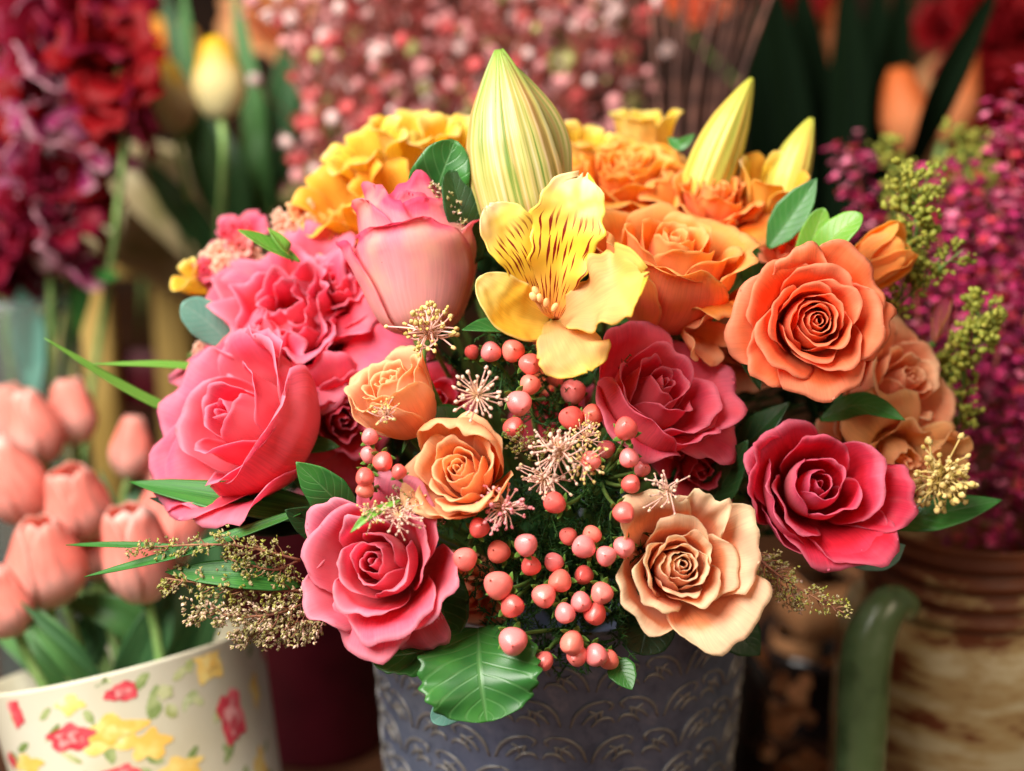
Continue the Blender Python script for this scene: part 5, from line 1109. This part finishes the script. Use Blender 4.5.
def wax_spray(base, tip, wpx, seed, label, group, nb=40, r=7, mats=WAX, wts=(.40, .22, .26, .12), name='waxflower_spray', cat='flower spray', twig='wtwig', cup=True):
    rng = np.random.RandomState(seed); B = PX(*base); T = PX(*tip); d = base[2]; t = thing(name, label, cat, B, group)
    C = spline([B, (B + T) / 2 + rng.normal(size=3) * RP(wpx, d) * .3, T], 30); gs, gb = Geo(), Geo(); tube(C, .0014, .0008, 5, 12, gs)
    for i in range(nb):
        u = rng.uniform(.05, 1); p = C[int(u * 29)]; o = rng.normal(size=3) * RP(wpx, d) * (.5 + .3 * u); o[2] += abs(o[2]) * .3; q = p + o
        b = C[max(0, int(u * 29) - 5)]
        tube([b, (b + q) / 2 + rng.normal(size=3) * .002, q], .0007, .0006, 4, 4, gs, cap=False)
        k = rng.choice(len(mats), p=wts); rr = RP(r, d) * rng.uniform(.35, 1.35); ax = unit(q - b)
        o = bpy.data.objects.new('bud', WAXM[k][rng.randint(2)]); COL.objects.link(o); o.parent = t
        o.location = Vector(q - B); o.scale = (rr,) * 3; o.rotation_euler = Vector(ax).to_track_quat('Z', 'Y').to_euler()
    gs.obj('stem', M[twig], t)
    return t
GWx = 'waxflower bunch behind the bouquet'; rng = np.random.RandomState(41)
for i in range(34):
    x = 290 + 330 * (i % 17) / 16 + rng.uniform(-12, 12); row = i // 17
    d = 1.12 + .10 * row + rng.uniform(-.03, .03)
    wax_spray((420 + (x - 420) * .6, 235, d), (x + rng.uniform(-20, 20), -45 + rng.uniform(-20, 60), d - .02), 40, 500 + i, 'spray of tiny pale pink and red waxflower buds on dark red twigs behind the bouquet', GWx, nb=34, r=6.0)
# ---- brown twigs
GTw = 'bare brown twigs behind the lily buds'
for i in range(15):
    x = 640 + 118 * i / 14 + rng.uniform(-6, 6); d = rng.uniform(1.02, 1.25)
    g = tube(pts3([(690 + (x - 690) * .35, 260, d), (690 + (x - 690) * .7 + rng.uniform(-4, 4), 100, d), (x + rng.uniform(-20, 30), -40, d)]), .0022, .0014, 6, 12)
    single(g, 'twig', M['twigd'] if 'twigd' in M else M.setdefault('twigd', noise_mat('dark_twig', [(.3, (.04, .015, .012)), (.7, (.20, .08, .055))], 60, rough=.6)), 'bare dark brown twig in the bunch above the lily buds', 'twig', GTw)
# ---- dark strap leaves, top right
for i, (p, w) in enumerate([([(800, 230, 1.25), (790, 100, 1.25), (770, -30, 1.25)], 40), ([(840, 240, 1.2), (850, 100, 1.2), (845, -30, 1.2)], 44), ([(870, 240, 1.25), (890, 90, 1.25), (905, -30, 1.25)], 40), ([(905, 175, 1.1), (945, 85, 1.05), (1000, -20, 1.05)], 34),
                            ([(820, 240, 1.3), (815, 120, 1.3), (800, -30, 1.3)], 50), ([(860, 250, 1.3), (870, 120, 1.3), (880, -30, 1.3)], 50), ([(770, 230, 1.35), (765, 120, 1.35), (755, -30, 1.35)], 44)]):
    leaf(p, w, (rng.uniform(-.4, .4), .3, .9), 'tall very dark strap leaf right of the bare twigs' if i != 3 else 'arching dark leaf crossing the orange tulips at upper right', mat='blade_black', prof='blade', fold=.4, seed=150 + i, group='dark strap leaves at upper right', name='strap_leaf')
GO = 'orange tulips at upper right'
for i, q in enumerate([(905, 108, 1.2, 26, 46, (-.2, .95, .1), 'blurred orange tulip left of the arching dark leaf'), (955, 92, 1.2, 27, 52, (.2, .95, .1), 'blurred orange tulip right of the arching dark leaf'), (890, 60, 1.4, 22, 40, (-.1, .95, .1), 'paler orange tulip high behind the dark leaves'), (828, 30, 1.42, 18, 40, (0, 1, .1), 'yellowish tulip at the top among the dark leaves')]):
    tulip(*q[:6], P_TOR, q[6], GO, root=PX(915, 300, 1.4), seed=400 + i)
for i, (x, y, d, r, lab) in enumerate([(992, 88, 1.3, 46, 'large red carnation at the right edge behind the magenta blossoms'), (1005, 20, 1.32, 46, 'bright red carnation in the top right corner'), (950, 18, 1.38, 26, 'small red carnation left of the corner one'), (785, 12, 1.4, 34, 'dark red carnation at the top above the dark leaves'), (700, 2, 1.45, 26, 'reddish carnation at the top above the twigs'), (1010, 160, 1.25, 34, 'deep red carnation in shadow at the right edge')]):
    rose(x, y, d, RP(r, d), (rng.uniform(-.4, .2), .4, .8), P_RED if i != 4 else P_CORAL, lab, name='carnation', cat='carnation', group='red carnations at upper right', n=16, heart=6, open_=.6, ruf=.13, seed=600 + i, sepals=False, target=PX(990, 320, 1.4))
for i, (x, y, d, r, m_, lab) in enumerate([(275, 15, 1.5, 40, P_TAN, 'blurred tan bloom at the top between tulips and waxflowers'), (330, 60, 1.5, 34, P_PEACH, 'blurred peach bloom behind the tulip leaves'), (130, 60, 1.5, 44, P_AMBER, 'blurred amber bloom behind the crimson stocks'), (20, 60, 1.5, 40, P_YELLOW, 'blurred yellow bloom at the top left corner'), (300, 180, 1.4, 40, P_TAN, 'blurred brownish bloom left of the waxflowers')]):
    rose(x, y, d, RP(r, d), (0, .3, .9), m_, lab, name='background_bloom', cat='flower', group='blurred blooms far behind', n=12, heart=5, open_=.7, ruf=.09, seed=650 + i, sepals=False, target=PX(x, y + 300, d + .05))

# ---- magenta blossoms at right
MG = [noise_mat('magenta_floret', [(.3, (.48, .02, .13)), (.5, (.76, .05, .23)), (.7, (.90, .18, .36))], 120, rough=.6, transl=.25, bump=.1), noise_mat('magenta_floret_light', [(.3, (.85, .12, .30)), (.7, (.94, .38, .52))], 120, rough=.6, transl=.25, bump=.1),
      noise_mat('magenta_floret_dark', [(.3, (.14, .01, .05)), (.7, (.30, .015, .09))], 120, rough=.6, transl=.2, bump=.1), noise_mat('red_floret', [(.3, (.60, .03, .05)), (.7, (.78, .08, .12))], 120, rough=.6, transl=.2, bump=.1)]
def statice(base, tip, wpx, seed, label, group, nf=70, r=6, wts=(.5, .2, .2, .1)):
    rng = np.random.RandomState(seed); B = PX(*base); T = PX(*tip); d = base[2]; t = thing('statice_spray', label, 'flower spray', B, group)
    C = spline([B, (B + T) / 2 + rng.normal(size=3) * RP(wpx, d) * .2, T], 30); gs, gb = Geo(), Geo(); tube(C, .0014, .0008, 5, 12, gs)
    for i in range(nf):
        u = rng.uniform(.1, 1) ; p = C[int(u * 29)]; o = rng.normal(size=3) * RP(wpx, d) * .45; q = p + o; ax = unit(o + (T - B) * .3 / 1)
        k = rng.choice(4, p=wts); R = RP(r, d) * rng.uniform(.6, 1.2); F = frame_of(ax, rng.uniform(0, 6))
        for s in range(5):
            a = s * 2 * PI / 5 + rng.uniform(-.3, .3); uu = np.array([math.cos(a), math.sin(a), 0]); z = np.array([0, 0, 1.])
            pts = [q, q + R * ((uu * .5 + z * .55) @ F), q + R * ((uu * 1.0 + z * rng.uniform(.3, .9)) @ F)]
            b = blade(pts, R * .55, z @ F, 'oval', n=5, m=4, thick=.0003, fold=.4, seed=i)
            gb.add(b.V[0], b.Q[0], b.UV[0], None, np.full(len(b.Q[0]), k))
    gs.obj('stem', M['wtwig'], t); gb.obj('florets', MG, t)['kind'] = 'stuff'
GM = 'magenta blossom sprays in the stoneware jar'
root = (985, 600, .93)
for i, (x, y, d, w, lab) in enumerate([(848, 160, .95, 24, 'isolated magenta spray left of the green berry spike at upper right'), (1010, 110, .93, 30, 'tall magenta spray at the right edge below the red carnations'), (985, 210, .90, 34, 'magenta spray right of the green berry spike'), (905, 230, .88, 26, 'bright magenta spray between the light leaves and the green berry spike'), (940, 180, 1.0, 28, 'magenta spray behind the tip of the green berry spike')]):
    statice((x + (985 - x) * .35, y + 170, d), (x, y - 15, d), w, 700 + i, lab, GM, nf=110, r=7.5, wts=(.45, .35, .1, .1))
for i in range(22):
    x = 925 + 115 * (i % 6) / 5 + rng.uniform(-12, 12); y = 190 + 55 * (i // 4) + rng.uniform(-15, 15); d = .85 + rng.uniform(-.02, .08)
    y = min(y, 500)
    statice((x * .6 + 985 * .4, y + 90, d), (x, y - 20, d), 28, 720 + i, 'dark magenta blossom spray crowding the right edge above the stoneware jar', GM, nf=95, r=7.0, wts=(.40, .18, .30, .12))
for i, (x, y) in enumerate([(985, 165), (950, 190), (1000, 240), (965, 150), (895, 165)]):
    sprig([(x + 6, y + 70, .93), (x, y + 20, .925), (x - 8, y - 25, .92)], 20, 'blurred olive green bud twig among the magenta blossoms', bud='greenbud', nb=22, r=3.0, seed=60 + i, group='olive twigs among the magenta blossoms', side=4)
# ------------------------------------------------------------------ camera, lights, world
cam = bpy.data.cameras.new('camera'); co = bpy.data.objects.new('camera', cam); COL.objects.link(co)
co.location = Vector(CAM); co.rotation_euler = (PI / 2 - PITCH, 0, 0)
cam.lens = 50; cam.sensor_width = 36; cam.clip_start = .02; cam.clip_end = 50
cam.dof.use_dof = True; cam.dof.focus_distance = .660; cam.dof.aperture_fstop = 3.0
scene.camera = co
def area(name, loc, look, size, power, col, size_y=None):
    l = bpy.data.lights.new(name, 'AREA'); l.shape = 'RECTANGLE'; l.size = size; l.size_y = size_y or size; l.energy = power; l.color = col
    o = bpy.data.objects.new(name, l); COL.objects.link(o); o.location = loc
    o.rotation_euler = (Vector(look) - Vector(loc)).to_track_quat('-Z', 'Y').to_euler(); return o
area('window_light', (-.66, -.58, 1.32), (.02, .0, .35), .9, 54, (1.0, .95, .88))
area('warm_fill', (.8, -1.0, 1.1), (.1, .1, .3), 0.7, 5, (1.0, .78, .55))  # weak warm fill, added to brighten the right side; not an actual shop lamp
w = bpy.data.worlds.new('World'); scene.world = w; w.use_nodes = True
w.node_tree.nodes['Background'].inputs[0].default_value = (1.0, .80, .62, 1); w.node_tree.nodes['Background'].inputs[1].default_value = .13
scene.view_settings.view_transform = 'Standard'; scene.view_settings.look = 'None'
scene.view_settings.exposure = 0; scene.view_settings.gamma = 1
scene.cycles.max_bounces = 9; scene.cycles.diffuse_bounces = 5; scene.cycles.transmission_bounces = 6; scene.cycles.transparent_max_bounces = 6
scene.cycles.use_denoising = True
scene.cycles.use_adaptive_sampling = True; scene.cycles.adaptive_threshold = .015
scene.cycles.sample_clamp_indirect = 4
for o in scene.objects:
    if '_inv' in o: del o['_inv']
